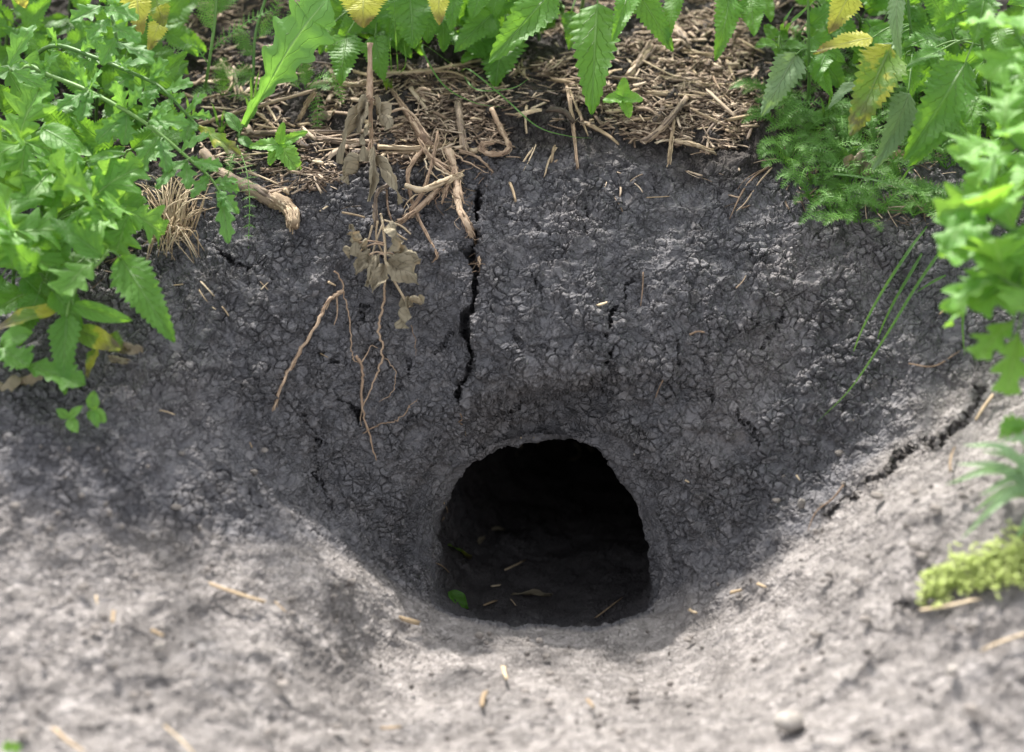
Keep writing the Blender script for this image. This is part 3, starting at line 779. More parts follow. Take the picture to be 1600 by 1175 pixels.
def put_leaf(t, sp, p0, p1, W, kind, mat, opts, seed):
    d = p1 - p0; L = d.length * 1.05; d.normalize()
    mb = MB()
    c = near_on(sp, p0) if sp else p0
    if (c - p0).length > .004:
        mid = c.lerp(p0, .55) + Vector((0, 0, .12 * (c - p0).length))
        mb.tube(smooth([c, mid, p0 + d * .002], 4), .0009, 5, 1)
    dr = opts.get('droop', .55)
    # aim so that the tip lands on p1 after drooping
    n0 = nrm_for(d, opts.get('roll', random.Random(seed).uniform(-18, 18)), opts.get('up', .5))
    a = dr * .36
    d2 = (d * math.cos(a) + n0 * math.sin(a)).normalized()
    mb.leaf(p0, d2, n0, L, W, kind, dr, opts.get('fold', .28), seed, opts.get('twist', 0.0), opts.get('crumple', 0.0), 0, opts.get('ripple', 1.0))
    o = mb.build('leaf', [mat, M_ROOT if mat is M_DRYLEAF else M_STEM], t)
    if 'label' in opts: o['label'] = opts['label']
    return o

def shoot(t, sp, kind, mat, n, L0, L1, wr, seed, t0=.1, two=False, ang=58, up=.55, keep=None, droop=(.3, .9), name='leaf'):
    "leaves set alternately (or in opposite pairs) along stem sp"
    rng = random.Random(seed); m = len(sp) - 1; made = 0
    for i in range(n):
        f = t0 + (1 - t0) * (i + rng.uniform(-.2, .2)) / max(1, n - 1); f = max(0, min(.999, f)); x = f * m; k = int(x)
        p = sp[k].lerp(sp[k + 1], x - k); d = (sp[k + 1] - sp[k]).normalized()
        L = (L0 + (L1 - L0) * f) * rng.uniform(.8, 1.15)
        az = i * (1.5708 if two else 2.4) + rng.uniform(-.3, .3)
        for g in ((0, math.pi) if two else (0,)):
            a1 = d.orthogonal().normalized(); a2 = d.cross(a1)
            out = a1 * math.cos(az + g) + a2 * math.sin(az + g)
            aa = R(ang + rng.uniform(-12, 12))
            e = (d * math.cos(aa) + out * math.sin(aa)).normalized()
            b = p + e * (L * (.28 if two else .02))
            tip = b + e * L
            if keep and not (keep(*project(b)) and keep(*project(tip)) and keep(*project(b + e * L * .5))): continue
            n0 = Vector((0, -.25, .95)) * up + d * (1 - up); n0 = (n0 - e * n0.dot(e))
            if n0.length < .05: n0 = e.orthogonal()
            mb = MB()
            if two: mb.tube([p, p.lerp(b, .5) + Vector((0, 0, .004)), b + e * .001], .0009, 4, 1)
            mb.leaf(b, e, n0.normalized(), L, L * wr * rng.uniform(.9, 1.1), kind, rng.uniform(*droop), .3, seed * 77 + i * 2 + (g > 0), rng.uniform(-.4, .4))
            mb.build(name, [mat, M_STEM], t); made += 1
    return made

# ================================================================== plants along the far rim (tops of the nettles are above the frame)
def stem_from(u, v, pts):
    "root on the ground under (u, v), then through the given (u, v, depth)"
    p, _ = hit(u, v); return [p - Vector((0, 0, .004))] + [pix(*q) for q in pts]
def above(u, v): return v < -25 or u < -40 or u > 1640
Y_, B_, P_ = {'mat': M_YELLOW}, {'mat': M_BLOTCH}, {'mat': M_PALE}
def opt(**k): return k

# hanging nettle in the middle
t, sp = leafy('nettle', 'nettle over the mulch with one long pale green leaf hanging lowest of all', 'nettle',
    stem_from(905, 30, [(915,-20,2.2),(930,-120,2.16),(935,-420,2.12)]),
    [(934,6,2.1,925,173,2.06,88,opt(droop=.5, fold=.22, roll=4, mat=M_NETTLE)),
     (985,-22,2.08,958,62,2.05,44,opt(roll=-15)), (1000,-8,2.1,1050,78,2.09,50,opt(roll=20)),
     (892,18,2.17,888,76,2.16,36,opt(roll=-20)),
     (865,-14,2.07,768,95,2.04,74,opt(droop=.35, roll=-12)), (1062,-14,2.1,1044,66,2.09,40,opt(roll=30))], seed=1)
shoot(t, sp, 'nettle', M_NETTLE, 7, .085, .05, .55, 101, .3, True, 65, keep=above)
# crinkled one to its left
t, sp = leafy('nettle', 'short nettle with crinkled round leaves left of the long hanging leaf', 'nettle',
    stem_from(800, 20, [(790,-10,2.19),(775,-60,2.17),(770,-300,2.14)]),
    [(790,58,2.17,774,134,2.14,84,opt(droop=.3, roll=10)), (768,22,2.12,712,80,2.1,52,opt(droop=.4, roll=-14)),
     (752,-6,2.11,738,30,2.1,40,opt()), (782,-18,2.13,770,34,2.12,42,opt(roll=16)), (830,-10,2.16,838,44,2.15,48,opt(roll=18)),
     (815,20,2.18,812,62,2.17,34,opt())], seed=2)
shoot(t, sp, 'nettle', M_NETTLE, 6, .08, .05, .6, 102, .4, True, 65, keep=above)
# yellow-tipped plant
t, sp = leafy('nettle', 'dark green nettle carrying a yellow leaf with a brown withered tip', 'nettle',
    stem_from(590, 60, [(595,20,2.2),(605,-40,2.17),(615,-320,2.14)]),
    [(568,-16,2.06,568,42,2.05,84,opt(mat=M_YELLOW, roll=0, label='yellow leaf with a brown withered tip')),
     (541,54,2.12,532,130,2.09,62,opt(roll=-6, droop=.4)), (585,58,2.14,600,124,2.12,54,opt(roll=12)),
     (560,30,2.14,528,66,2.13,40,opt()), (610,20,2.13,622,66,2.12,48,opt(roll=14)), (512,42,2.15,500,84,2.14,32,opt())], seed=3)
shoot(t, sp, 'nettle', M_NETTLE, 6, .08, .05, .6, 103, .4, True, 65, keep=above)
t, sp = leafy('nettle', 'broad-leaved nettle between the two yellow-leaved stems at the top', 'nettle',
    stem_from(665, 55, [(668,10,2.2),(665,-50,2.16),(660,-340,2.12)]),
    [(641,-6,2.1,646,72,2.08,82,opt(roll=4, droop=.35)), (664,4,2.13,668,66,2.12,60,opt(roll=-10)), (618,6,2.12,608,50,2.11,50,opt()),
     (686,-14,2.06,687,38,2.05,40,opt(mat=M_YELLOW, roll=6, label='yellowed leaf edged with brown')), (712,-4,2.11,706,48,2.1,36,opt(roll=20)),
     (690,22,2.14,692,80,2.13,46,opt(roll=-18))], seed=4)
shoot(t, sp, 'nettle', M_NETTLE, 6, .08, .05, .6, 104, .4, True, 65, keep=above)

# right bank
t, sp = leafy('nettle', 'nettle with two drooping leaves at the left end of the right bank', 'nettle',
    stem_from(1175, 40, [(1165,0,2.2),(1158,-50,2.16),(1150,-330,2.1)]),
    [(1140,-8,2.1,1117,92,2.07,50,opt(roll=-20)), (1172,-2,2.11,1179,54,2.09,50,opt(roll=6, droop=.3)), (1152,0,2.12,1140,60,2.1,36,opt(roll=24)),
     (1190,-6,2.14,1204,34,2.13,34,opt())], seed=5)
shoot(t, sp, 'nettle', M_NETTLE, 6, .08, .05, .55, 105, .4, True, 65, keep=above)
t, sp = leafy('nettle', 'small round-leaved nettle under the thick grass stem', 'nettle', stem_from(1214, 112, [(1216,80,2.14),(1218,56,2.12)]), kind='young', leaves=
    [(1214,68,2.12,1184,72,2.1,34,opt(droop=.3)), (1217,66,2.12,1226,46,2.13,26,opt(droop=.2)), (1220,72,2.12,1258,76,2.1,26,opt()), (1216,76,2.11,1220,94,2.1,24,opt(droop=.2)), (1212,60,2.12,1196,40,2.13,24,opt())], seed=6)
t, sp = leafy('nettle', 'nettle with a thin pale leaf hanging against the ferny patch', 'nettle',
    stem_from(1262, 172, [(1264,130,2.1),(1264,84,2.07),(1262,-30,2.04),(1258,-300,2.0)]),
    [(1244,84,2.06,1192,178,2.04,58,opt(mat=M_PALE, roll=-10, droop=.3)), (1272,92,2.07,1300,150,2.05,36,opt(roll=25)), (1290,86,2.06,1274,128,2.05,34,opt())], seed=7)
shoot(t, sp, 'nettle', M_NETTLE, 6, .08, .05, .55, 106, .5, True, 65, keep=above)
t, sp = leafy('nettle', 'nettle with yellow and brown spotted leaves above the ferny patch', 'nettle',
    stem_from(1425, 175, [(1428,130,2.07),(1424,60,2.02),(1418,-20,2.0),(1410,-300,1.98)]),
    [(1364,60,2.0,1274,84,2.0,44,opt(mat=M_YELLOW, roll=12, droop=.5, label='yellow leaf spotted with brown')),
     (1330,-14,2.02,1297,50,2.01,56,opt(mat=M_YELLOW, roll=-10, droop=.3, label='yellow leaf with a large brown patch')),
     (1392,72,1.98,1331,207,1.94,86,opt(mat=M_BLOTCH, roll=-8, droop=.35, label='green leaf turning yellow with a dark blotch')),
     (1402,-14,1.97,1408,90,1.96,34,opt(mat=M_PALE, roll=38)),
     (1472,58,2.01,1412,74,1.99,58,opt(roll=10, droop=.3)), (1398,66,2.0,1354,110,1.97,36,opt(mat=M_PALE, roll=25)),
     (1420,146,1.99,1366,262,1.95,58,opt(mat=M_PALE, roll=-24, label='grey-green underside of a drooping leaf')), (1344,128,2.02,1296,170,2.0,34,opt(mat=M_PALE, roll=30)),
     (1414,84,2.03,1424,150,2.03,54,opt(roll=-20))], seed=8)
shoot(t, sp, 'nettle', M_NETTLE, 6, .08, .05, .55, 107, .55, True, 65, keep=above)
t, sp = leafy('nettle', 'nettle with a large bright serrated leaf pointing down left beside the right edge', 'nettle',
    stem_from(1545, 190, [(1545,130,2.02),(1535,70,1.97),(1530,-10,1.94),(1520,-300,1.92)]),
    [(1509,98,1.93,1417,246,1.89,90,opt(roll=-14, droop=.45)), (1492,158,1.96,1420,258,1.93,54,opt(roll=-30)),
     (1472,78,1.97,1418,108,1.95,44,opt()), (1540,-6,1.93,1524,66,1.91,60,opt(roll=10)), (1514,148,1.97,1522,212,1.95,50,opt(roll=18)),
     (1500,20,1.95,1462,50,1.94,44,opt(roll=-10)), (1496,-16,1.93,1480,30,1.92,46,opt()), (1556,40,1.94,1575,110,1.92,54,opt(roll=20)), (1455,74,1.99,1470,110,1.98,34,opt())], seed=9)
shoot(t, sp, 'nettle', M_NETTLE, 6, .08, .05, .55, 108, .55, True, 65, keep=above)
# more nettles behind, on the top of the bank; those above the frame added for shade
back = [(-60,-10,0),(60,-30,0),(160,0,1),(260,-60,0),(330,-90,0),(460,-60,1),(540,-120,0),(720,-100,0),(860,-130,0),(1010,-120,1),(1120,-110,0),(1260,-90,0),(1380,-60,0),(1500,-20,0),(1600,40,1),(1660,120,0)]
lab_back = ['nettle at the top left corner behind the lobed leaves', 'nettle leaning in behind the left thicket', 'nettle behind the yellowing leaf in the left thicket', 'unseen tall nettle beyond the top edge behind the ferny stems', 'unseen tall nettle behind the fern-like shoots', 'unseen tall nettle above the large lobed leaf', 'unseen tall nettle behind the yellow leaf with a brown tip', 'unseen tall nettle above the crinkled leaves', 'unseen tall nettle behind the long hanging leaf', 'unseen tall nettle above the open mulch', 'unseen tall nettle behind the paired drooping leaves', 'unseen tall nettle above the spotted yellow leaves', 'unseen tall nettle behind the spotted leaves', 'tall nettle behind the large bright serrated leaf', 'nettle behind the blurred leaves at top right', 'nettle outside the right edge behind the blurred leaves']
rb = random.Random(5)
for i, (u, v, k) in enumerate(back):
    p, _ = hit(u, v)
    h = rb.uniform(.42, .62)
    st_ = [p - Vector((0, 0, .005)), p + Vector((rb.uniform(-.02, .02), -.01, h * .35)), p + Vector((rb.uniform(-.05, .05), -.05, h * .7)), p + Vector((rb.uniform(-.06, .06), -.09, h))]
    t = thing('nettle', lab_back[i], 'nettle', st_[0], 'tall nettles along the top of the bank')
    sp = smooth(st_, 5); mb = MB(); mb.tube(sp, [.0026 * (1 - .5 * j / len(sp)) for j in range(len(sp))], 7); mb.build('stem', M_STEM, t)
    kp = (lambda a, b: True) if (u < 230 or u > 1480) else (lambda a, b: b < -15)
    shoot(t, sp, 'nettle', M_NETTLE, 9, .095, .055, .56, 300 + i, .12, True, 68, keep=kp)

def kept_top(u, v): return v < 96 and 470 < u < 900
for i, (u, v) in enumerate([(505,10),(548,26),(598,34),(640,46),(700,44),(742,44),(800,58),(842,30),(880,14),(670,10),(580,-10),(770,0)]):
    p, _ = hit(u, v + 34)
    q = pix(u, v, (p - CAM).dot(FWD) - .05)
    t = thing('nettle', 'low dark nettle among the stems along the top edge', 'nettle', p, 'low nettles along the top edge')
    sp = smooth([p, p.lerp(q, .5) + Vector((0, .01, .01)), q], 4); mb = MB(); mb.tube(sp, .0017, 6); mb.build('stem', M_STEM, t)
    shoot(t, sp, 'nettle', M_NETTLE, 4, .060, .045, .66, 640 + i, .3, True, 70, keep=kept_top)
# ---- the left thicket
def kept_left(u, v):
    return u < 40 or v < -10 or (v < 250 and u < 330 - .1 * v) or (v < 420 and u < 215) or (v < 590 and u < 150)
t = thing('thistle', 'sow thistle stem with pale lobed leaves arching down over the left bank', 'thistle', hit(20, 150)[0], None)
sp = smooth([hit(20, 150)[0], pix(40,105,2.03), pix(79,119,1.99), pix(140,143,1.97), pix(225,191,1.95), pix(303,255,1.94), pix(330,280,1.935), pix(347,306,1.93)], 5)
mb = MB(); mb.tube(sp, [.0027 - .0017 * i / len(sp) for i in range(len(sp))], 7); mb.build('stem', M_STEM, t)
def tl(t, sp, L, kind, mat, seed):
    for i, (u0, v0, u1, v1, d, w) in enumerate(L):
        put_leaf(t, sp, pix(u0, v0, d), pix(u1, v1, d - .015), w * PXM, kind, mat, dict(droop=.4, roll=random.Random(seed + i).uniform(-25, 25), up=.6), seed + i)
tl(t, sp, [(138,143,90,172,1.965,34),(140,146,126,188,1.965,36),(135,136,110,98,1.975,34),(140,138,160,112,1.97,26),(197,178,152,222,1.955,40),(198,180,194,226,1.955,38),(195,172,178,128,1.965,32),(202,170,222,138,1.96,34),(233,190,294,194,1.945,36),(236,188,264,164,1.95,28),(247,214,212,270,1.945,40),(250,220,262,268,1.94,34),(281,238,326,212,1.94,34),(292,250,246,294,1.935,36),(290,252,294,294,1.935,30),(303,255,346,260,1.935,26),(326,275,300,308,1.93,24),(340,298,372,332,1.925,28),(345,302,356,378,1.925,30),(80,120,52,98,2.0,34),(84,122,66,160,1.99,36)], 'thistle', M_THISTLE, 400)
shoot(t, sp, 'thistle', M_THISTLE, 16, .030, .020, .62, 401, .05, False, 60, up=.7)
t = thing('thistle', 'sow thistle stem higher in the left thicket ending in a yellow leaf tip', 'thistle', hit(60, 60)[0], None)
sp = smooth([hit(30, 110)[0], pix(80,72,2.06), pix(143,88,2.02), pix(197,110,2.0), pix(239,129,1.985), pix(261,146,1.975), pix(295,182,1.965), pix(312,200,1.96)], 5)
mb = MB(); mb.tube(sp, [.0025 - .0015 * i / len(sp) for i in range(len(sp))], 7); mb.build('stem', M_STEM, t)
tl(t, sp, [(180,102,150,66,2.02,32),(186,104,236,98,2.0,34),(210,116,176,142,2.0,32),(232,126,262,96,1.99,34),(240,130,228,168,1.985,34),(258,142,300,132,1.98,36),(268,152,250,190,1.975,30),(290,178,322,150,1.97,32),(296,184,290,222,1.965,30),(150,90,118,112,2.03,34),(150,90,160,58,2.04,30)], 'thistle', M_THISTLE, 440)
shoot(t, sp, 'thistle', M_THISTLE, 16, .030, .020, .62, 441, .05, False, 60, up=.7)
put_leaf(t, sp, pix(308,197,1.96), pix(374,240,1.945), 30 * PXM, 'thistle', M_BLOTCH, dict(droop=.3, roll=10, label='leaf tip turning yellow'), 470)
t = thing('thistle', 'sow thistle tip with upturned leaves at the top of the left thicket', 'thistle', hit(110, 20)[0], None)
sp = smooth([hit(110, 20)[0], pix(120,-60,2.08), pix(160,-30,2.0), pix(178,40,1.96), pix(185,80,1.95)], 5)
mb = MB(); mb.tube(sp, [.003 - .0015 * i / len(sp) for i in range(len(sp))], 7); mb.build('stem', M_STEM, t)
tl(t, sp, [(160,10,112,34,1.96,40),(162,14,215,30,1.955,42),(165,0,150,-30,1.97,40),(172,30,140,62,1.955,36),(176,40,218,66,1.95,40),(182,66,238,98,1.945,40),(180,60,160,100,1.95,34),(168,4,205,-18,1.96,40)], 'thistle', M_THISTLE, 480)

def bunch(label, root, tip, d, n, L, kind, mat, seed, cat='mugwort', wr=.8, r=.0024, name=None, group=None):
    p, _ = hit(*root)
    q = pix(tip[0], tip[1], d)
    t = thing(name or cat, label, cat, p - Vector((0, 0, .004)), group)
    sp = smooth([p - Vector((0, 0, .004)), p.lerp(q, .45) + Vector((0, -.01, .02)), q.lerp(p, .12) + Vector((0, 0, .008)), q], 5)
    mb = MB(); mb.tube(sp, [r * (1 - .5 * i / len(sp)) for i in range(len(sp))], 6); mb.build('stem', M_STEM, t)
    shoot(t, sp, kind, mat, n, L * PXM * 1.1, L * PXM * .75, wr, seed, .25, False, 62, up=.7)
    return t, sp
bunch('lobed mugwort shoot at the left edge halfway up the thicket', (-10,300), (40,225), 1.93, 9, 98, 'mugwort', M_MUGWORT, 501, wr=.8)
bunch('lobed mugwort shoot beside the left edge below the arching stem', (10,330), (92,270), 1.92, 9, 92, 'mugwort', M_MUGWORT, 502, wr=.8)
bunch('lobed mugwort shoot with broad pale leaves in the left thicket', (60,390), (148,318), 1.89, 9, 104, 'mugwort', M_MUGWORT, 503, wr=.85)
bunch('lobed mugwort shoot leaning over the dry grass clump', (110,380), (200,335), 1.90, 9, 84, 'mugwort', M_MUGWORT, 504, wr=.85)
bunch('lobed mugwort shoot low at the left edge', (-20,470), (20,360), 1.86, 9, 98, 'mugwort', M_MUGWORT, 505, wr=.85)
bunch('mugwort shoot at the upper left edge with narrow leaves', (-20,160), (18,110), 1.97, 7, 112, 'thistle', M_THISTLE, 506, wr=.55)
t, sp = bunch('entire-leaved shoot with a pale tip beside the arching thistle', (100,330), (134,258), 1.93, 3, 56, 'entire', M_THISTLE, 507, cat='weed', wr=.3, name='weed')
for i, (a, b, c, e, w) in enumerate([(134,254,60,252,28), (136,252,196,240,18), (140,262,172,310,40), (66,200,124,238,44)]):
    put_leaf(t, sp, pix(a, b, 1.92), pix(c, e, 1.905), w * PXM, 'entire', M_NETTLE, dict(droop=.4), 560 + i)
t, sp = leafy('nettle', 'nettle at the lower left with a long leaf hanging over bare soil', 'nettle',
    stem_from(95, 500, [(110,470,1.86),(125,440,1.85),(160,405,1.85),(170,390,1.85)]),
    [(188,402,1.86,270,530,1.835,74,opt(roll=10, droop=.4, fold=.2)), (104,492,1.845,102,612,1.82,56,opt(roll=6, droop=.4)),
     (112,476,1.85,204,500,1.835,30,opt(roll=35, kind='entire')), (100,480,1.86,-10,520,1.85,50,opt(roll=30, droop=.3, kind='entire', mat=M_BLOTCH)),
     (150,430,1.86,20,436,1.85,34,opt(kind='entire', roll=40)), (145,410,1.85,96,460,1.83,72,opt(kind='mugwort', mat=M_MUGWORT)), (160,400,1.84,80,345,1.85,50,opt())], seed=12)
t, sp = leafy('nettle', 'low wilting plant with a yellowed leaf lying on the soil at lower left', 'nettle',
    stem_from(88, 570, [(100,545,1.865),(112,520,1.86)]),
    [(118,515,1.86,188,545,1.845,36,opt(mat=M_BLOTCH, kind='entire', roll=20)), (165,528,1.86,196,552,1.855,40,opt(mat=M_BLOTCH, roll=0)),
     (150,545,1.86,138,590,1.85,26,opt(mat=M_BLOTCH, roll=25)), (182,548,1.86,222,546,1.855,18,opt(mat=M_DRYLEAF, crumple=.5, kind='ragged', label='brown shrivelled leaf tip'))], seed=13)
t, sp = leafy('nettle', 'broad leaves lying low on the soil at the left edge', 'nettle',
    stem_from(-20, 600, [(-25,570,1.84),(-20,550,1.83)]),
    [(-15,540,1.83,44,570,1.815,56,opt(roll=-6, droop=.3, kind='sow', mat=M_NETTLE)), (0,560,1.83,128,600,1.82,54,opt(kind='sow', roll=-10, droop=.3)), (0,540,1.84,50,520,1.83,40,opt(kind='entire'))], seed=14)
# dark nettles filling the thicket behind the lobed leaves
fills = [(30,60),(90,95),(150,150),(205,75),(245,40),(120,230),(40,190),(190,250),(60,330),(110,300),(20,420),(70,440),(235,150),(10,30),(150,20)]
for i, (u, v) in enumerate(fills):
    p, _ = hit(u, v + 45)
    q = pix(u, v, (p - CAM).dot(FWD) - .075)
    t = thing('nettle', 'low dark nettle growing deep inside the left thicket', 'nettle', p, 'low nettles deep in the left thicket')
    sp = smooth([p, p.lerp(q, .5) + Vector((0, .01, .01)), q], 4); mb = MB(); mb.tube(sp, .0018, 6); mb.build('stem', M_STEM, t)
    shoot(t, sp, 'nettle', M_NETTLE, 4, .062, .045, .62, 600 + i, .35, True, 70, keep=kept_left)
def kept_right(u, v): return (u > 1230 and v < 215 + (u - 1400) * .9 and v < 330) or v < -10
for i, (u, v) in enumerate([(1285,15),(1345,30),(1395,15),(1450,20),(1490,60),(1560,50),(1585,140),(1545,235),(1500,130),(1575,310),(1460,150),(1530,170),(1250,50)]):
    p, _ = hit(u, v + 50)
    q = pix(u, v, (p - CAM).dot(FWD) - .075)
    t = thing('nettle', 'low nettle growing among the others behind the ferny right patch', 'nettle', p, 'low nettles behind the ferny right patch')
    sp = smooth([p, p.lerp(q, .5) + Vector((0, .01, .01)), q], 4); mb = MB(); mb.tube(sp, .0018, 6); mb.build('stem', M_STEM, t)
    shoot(t, sp, 'nettle', M_NETTLE, 4, .066, .05, .62, 660 + i, .3, True, 70, keep=kept_right)
t, sp = leafy('nettle', 'yellowing leaf with brown spots at the top of the left thicket', 'nettle', stem_from(235, 70, [(230,30,2.12),(222,-20,2.08)]),
    [(214,-14,2.06,222,52,2.05,54,opt(mat=M_YELLOW, roll=10)), (240,-14,2.07,256,40,2.06,58,opt(mat=M_BLOTCH)), (250,34,2.1,232,80,2.08,34,opt(mat=M_YELLOW, roll=-20)), (30,-10,2.05,40,12,2.05,30,opt(mat=M_YELLOW))], seed=15)
# mid bank: big lobed leaf
t, sp = leafy('sow_thistle', 'large lobed leaf with a pale midrib rising from the mulch', 'sow thistle', stem_from(366, 222, [(374,208,2.1),(381,196,2.09)]),
    [(381,197,2.09,510,4,2.04,104,opt(kind='sow', mat=M_THISTLE, droop=.35, fold=.15, roll=-6, up=.35)), (376,206,2.09,352,176,2.1,20,opt(kind='entire', mat=M_THISTLE)), (372,214,2.09,398,232,2.08,16,opt(kind='entire', mat=M_THISTLE))], kind='sow', mat=M_THISTLE, seed=16)
# seedlings
def seedling(label, u, v, leaves, hgt=.022, kind='young', mat=None, seed=0):
    p, nrm = hit(u, v + 8)
    c = p + Vector((0, -.006, hgt))
    t = thing('seedling', label, 'seedling', p)
    mb = MB(); mb.tube(smooth([p - Vector((0, 0, .003)), p.lerp(c, .5), c], 4), .0011, 6); mb.build('stem', M_STEM, t)
    dc = (c - CAM).dot(FWD); uc, vc = project(c)
    for i, (du, dv, w) in enumerate(leaves):
        put_leaf(t, [p, c], c, pix(uc + du, vc + dv, dc - .004 * (i % 3)), w * PXM, kind, mat or M_YOUNG, dict(droop=.3, roll=random.Random(i + seed).uniform(-12, 12), up=.4), 700 + seed * 10 + i)
seedling('four-leaved nettle seedling right of the long hanging leaf', 972, 172, [(2,-30,26), (-30,6,28), (30,4,28), (10,30,26)], seed=1)
seedling('nettle seedling growing by the dead wood on the left', 440, 246, [(-46,4,30), (30,44,40), (6,-34,22), (42,-20,22), (-16,30,26)], seed=2)
seedling('tiny three-leaved seedling on bare soil below the left thicket', 112, 664, [(-18,-14,14), (22,-18,14), (14,22,18)], .016, 'entire', M_MUGWORT, 3)
seedling('tiny upright seedling beside the three-leaved one on bare soil', 150, 655, [(2,-30,20), (20,18,20), (8,26,14), (-6,14,12)], .018, 'entire', M_MUGWORT, 4)
seedling('speck of a seedling at the bottom left corner', 24, 1166, [(-16,-4,16), (14,-2,14)], .008, 'entire', M_MUGWORT, 5)

# ---- yarrow
def yarrow(label, u, v, fronds, seed, group=None, stem=None):
    p, _ = hit(u, v)
    t = thing('yarrow', label, 'yarrow', p, group)
    rng = random.Random(seed)
    if stem:
        mb = MB(); mb.tube(smooth([p] + [pix(*q) for q in stem], 5), .0016, 6); mb.build('stem', M_STEM, t)
    for i, (pts, L) in enumerate(fronds):
        mb = MB(); mb.frond(pts, L, seed * 31 + i, CAMN * .5 + Vector((0, 0, .6)), np_=rng.choice((14, 16, 17))); mb.build('frond', M_YARROW, t)
def fr(p, *q): return [p] + [pix(*x) for x in q]
g = hit(318,150)[0]
yarrow('tall yarrow stem rising beside the left thicket', 318, 150, [(fr(pix(330,80,2.1),(352,60,2.09),(390,32,2.08),(424,16,2.08)), 18*PXM), (fr(pix(326,100,2.1),(300,70,2.1),(268,78,2.1),(240,84,2.1)), 16*PXM), (fr(pix(332,50,2.1),(322,20,2.1),(316,-10,2.1)), 20*PXM), (fr(pix(334,20,2.1),(352,6,2.1),(372,-12,2.1)), 18*PXM), (fr(pix(334,30,2.1),(340,0,2.1),(342,-30,2.1)), 22*PXM)], 1, None, [(325,110,2.11),(336,30,2.1),(340,-40,2.09)])
yarrow('second yarrow stem behind the large lobed leaf', 392, 158, [(fr(pix(424,56,2.14),(450,36,2.13),(480,14,2.13),(505,-10,2.13)), 24*PXM), (fr(pix(420,70,2.14),(436,92,2.13),(440,120,2.12)), 18*PXM), (fr(pix(398,90,2.14),(380,70,2.14),(372,40,2.14)), 20*PXM), (fr(pix(400,120,2.14),(380,112,2.13),(352,118,2.12)), 18*PXM), (fr(pix(402,60,2.14),(420,40,2.14),(440,-10,2.14)), 20*PXM)], 2, None, [(396,110,2.14),(400,50,2.14),(424,-30,2.14)])
yarrow('yarrow with fronds hanging over the straw below the lobed leaf', 470, 150, [(fr(pix(484,140,2.12),(494,158,2.11),(496,190,2.1),(492,224,2.1)), 16*PXM), (fr(pix(480,136,2.12),(505,118,2.1),(525,130,2.1),(536,162,2.1)), 16*PXM), (fr(pix(478,140,2.12),(500,134,2.11),(516,140,2.1)), 14*PXM), (fr(pix(470,140,2.12),(450,120,2.12),(430,124,2.12)), 15*PXM), (fr(pix(476,138,2.12),(478,112,2.12),(470,90,2.12)), 17*PXM)], 3)
yarrow('yarrow frond trailing down over the broken dead wood', 372, 240, [(fr(hit(374,238)[0]+Vector((0,-.01,.012)),(384,262,2.03),(390,310,2.0),(388,388,1.98)), 18*PXM), (fr(hit(374,238)[0]+Vector((0,-.01,.01)),(362,250,2.04),(356,275,2.03)), 12*PXM)], 4)
yarrow('yarrow at the foot of the lobed leaf among dark straw', 350, 150, [(fr(hit(350,150)[0],(370,130,2.14),(395,125,2.13)), 20*PXM), (fr(hit(350,150)[0],(345,120,2.15),(350,90,2.15)), 20*PXM), (fr(hit(350,150)[0],(380,150,2.13),(410,160,2.12)), 18*PXM), (fr(hit(350,150)[0],(330,140,2.14),(300,150,2.13)), 18*PXM)], 5)
ry = random.Random(77)
spots = []
PATCH = [(1195,190),(1215,105),(1290,70),(1380,140),(1470,200),(1500,300),(1470,350),(1400,350),(1310,345),(1250,290)]
def inside(u, v, poly):
    r = False; j = len(poly) - 1
    for i in range(len(poly)):
        (x0, y0), (x1, y1) = poly[i], poly[j]
        if (y0 > v) != (y1 > v) and u < (x1 - x0) * (v - y0) / (y1 - y0) + x0: r = not r
        j = i
    return r
tries = 0
while len(spots) < 40 and tries < 5000:
    tries += 1
    u, v = ry.uniform(1180, 1510), ry.uniform(70, 352)
    if inside(u, v, PATCH) and all(math.hypot(u - a, (v - b) * 1.4) > 27 for a, b in spots): spots.append((u, v))
spots += [(1215,200),(1208,158),(1232,262),(1268,318),(1300,338),(1345,350)]
for i, (u, v) in enumerate(spots):
    p, nrm = hit(u, v); F_ = []
    for j in range(ry.choice((6, 7, 8))):
        a = ry.uniform(0, 6.28); L = ry.uniform(44, 84) * PXM; h = ry.uniform(.4, 1.3)
        e = Vector((math.cos(a), math.sin(a) * .8 - .25, 0)); q1 = p + e * L * .35 + Vector((0, 0, L * .42 * h)); q2 = p + e * L * .75 + Vector((0, 0, L * .5 * h)); q3 = p + e * L + Vector((0, 0, L * .36 * h))
        F_.append(([p, q1, q2, q3], ry.uniform(10, 15) * PXM))
    yarrow('feathery green yarrow tuft in the low patch on the right bank', u, v, F_, 100 + i, 'yarrow tufts in the low patch on the right bank')

# ---- grass
def grass(label, blades, name='grass_tuft', cat='grass', w=2.2, mat=None, root=None, group=None):
    p = root or pix(*blades[0][0])
    t = thing(name, label, cat, p, group)
    for pts in blades:
        mb = MB(); mb.blade(smooth([q if isinstance(q, Vector) else pix(*q) for q in pts], 6), w * PXM); mb.build('blade', mat or M_GRASS, t)
r1 = hit(1450,352)[0]; r2 = hit(1500,390)[0]
grass('grass with three long blades drooping down the right wall of the hollow', [
    [r1,(1420,392,1.93),(1375,462,1.925),(1345,520,1.925),(1328,566,1.935)], [hit(1490,366)[0],(1470,392,1.915),(1430,450,1.91),(1385,524,1.905),(1330,606,1.91),(1276,660,1.925)],
    [hit(1444,390)[0],(1424,425,1.935),(1398,470,1.93),(1378,512,1.93),(1366,545,1.935)], [hit(1478,430)[0],(1455,442,1.92),(1430,458,1.92)]], w=2.3, root=r1)
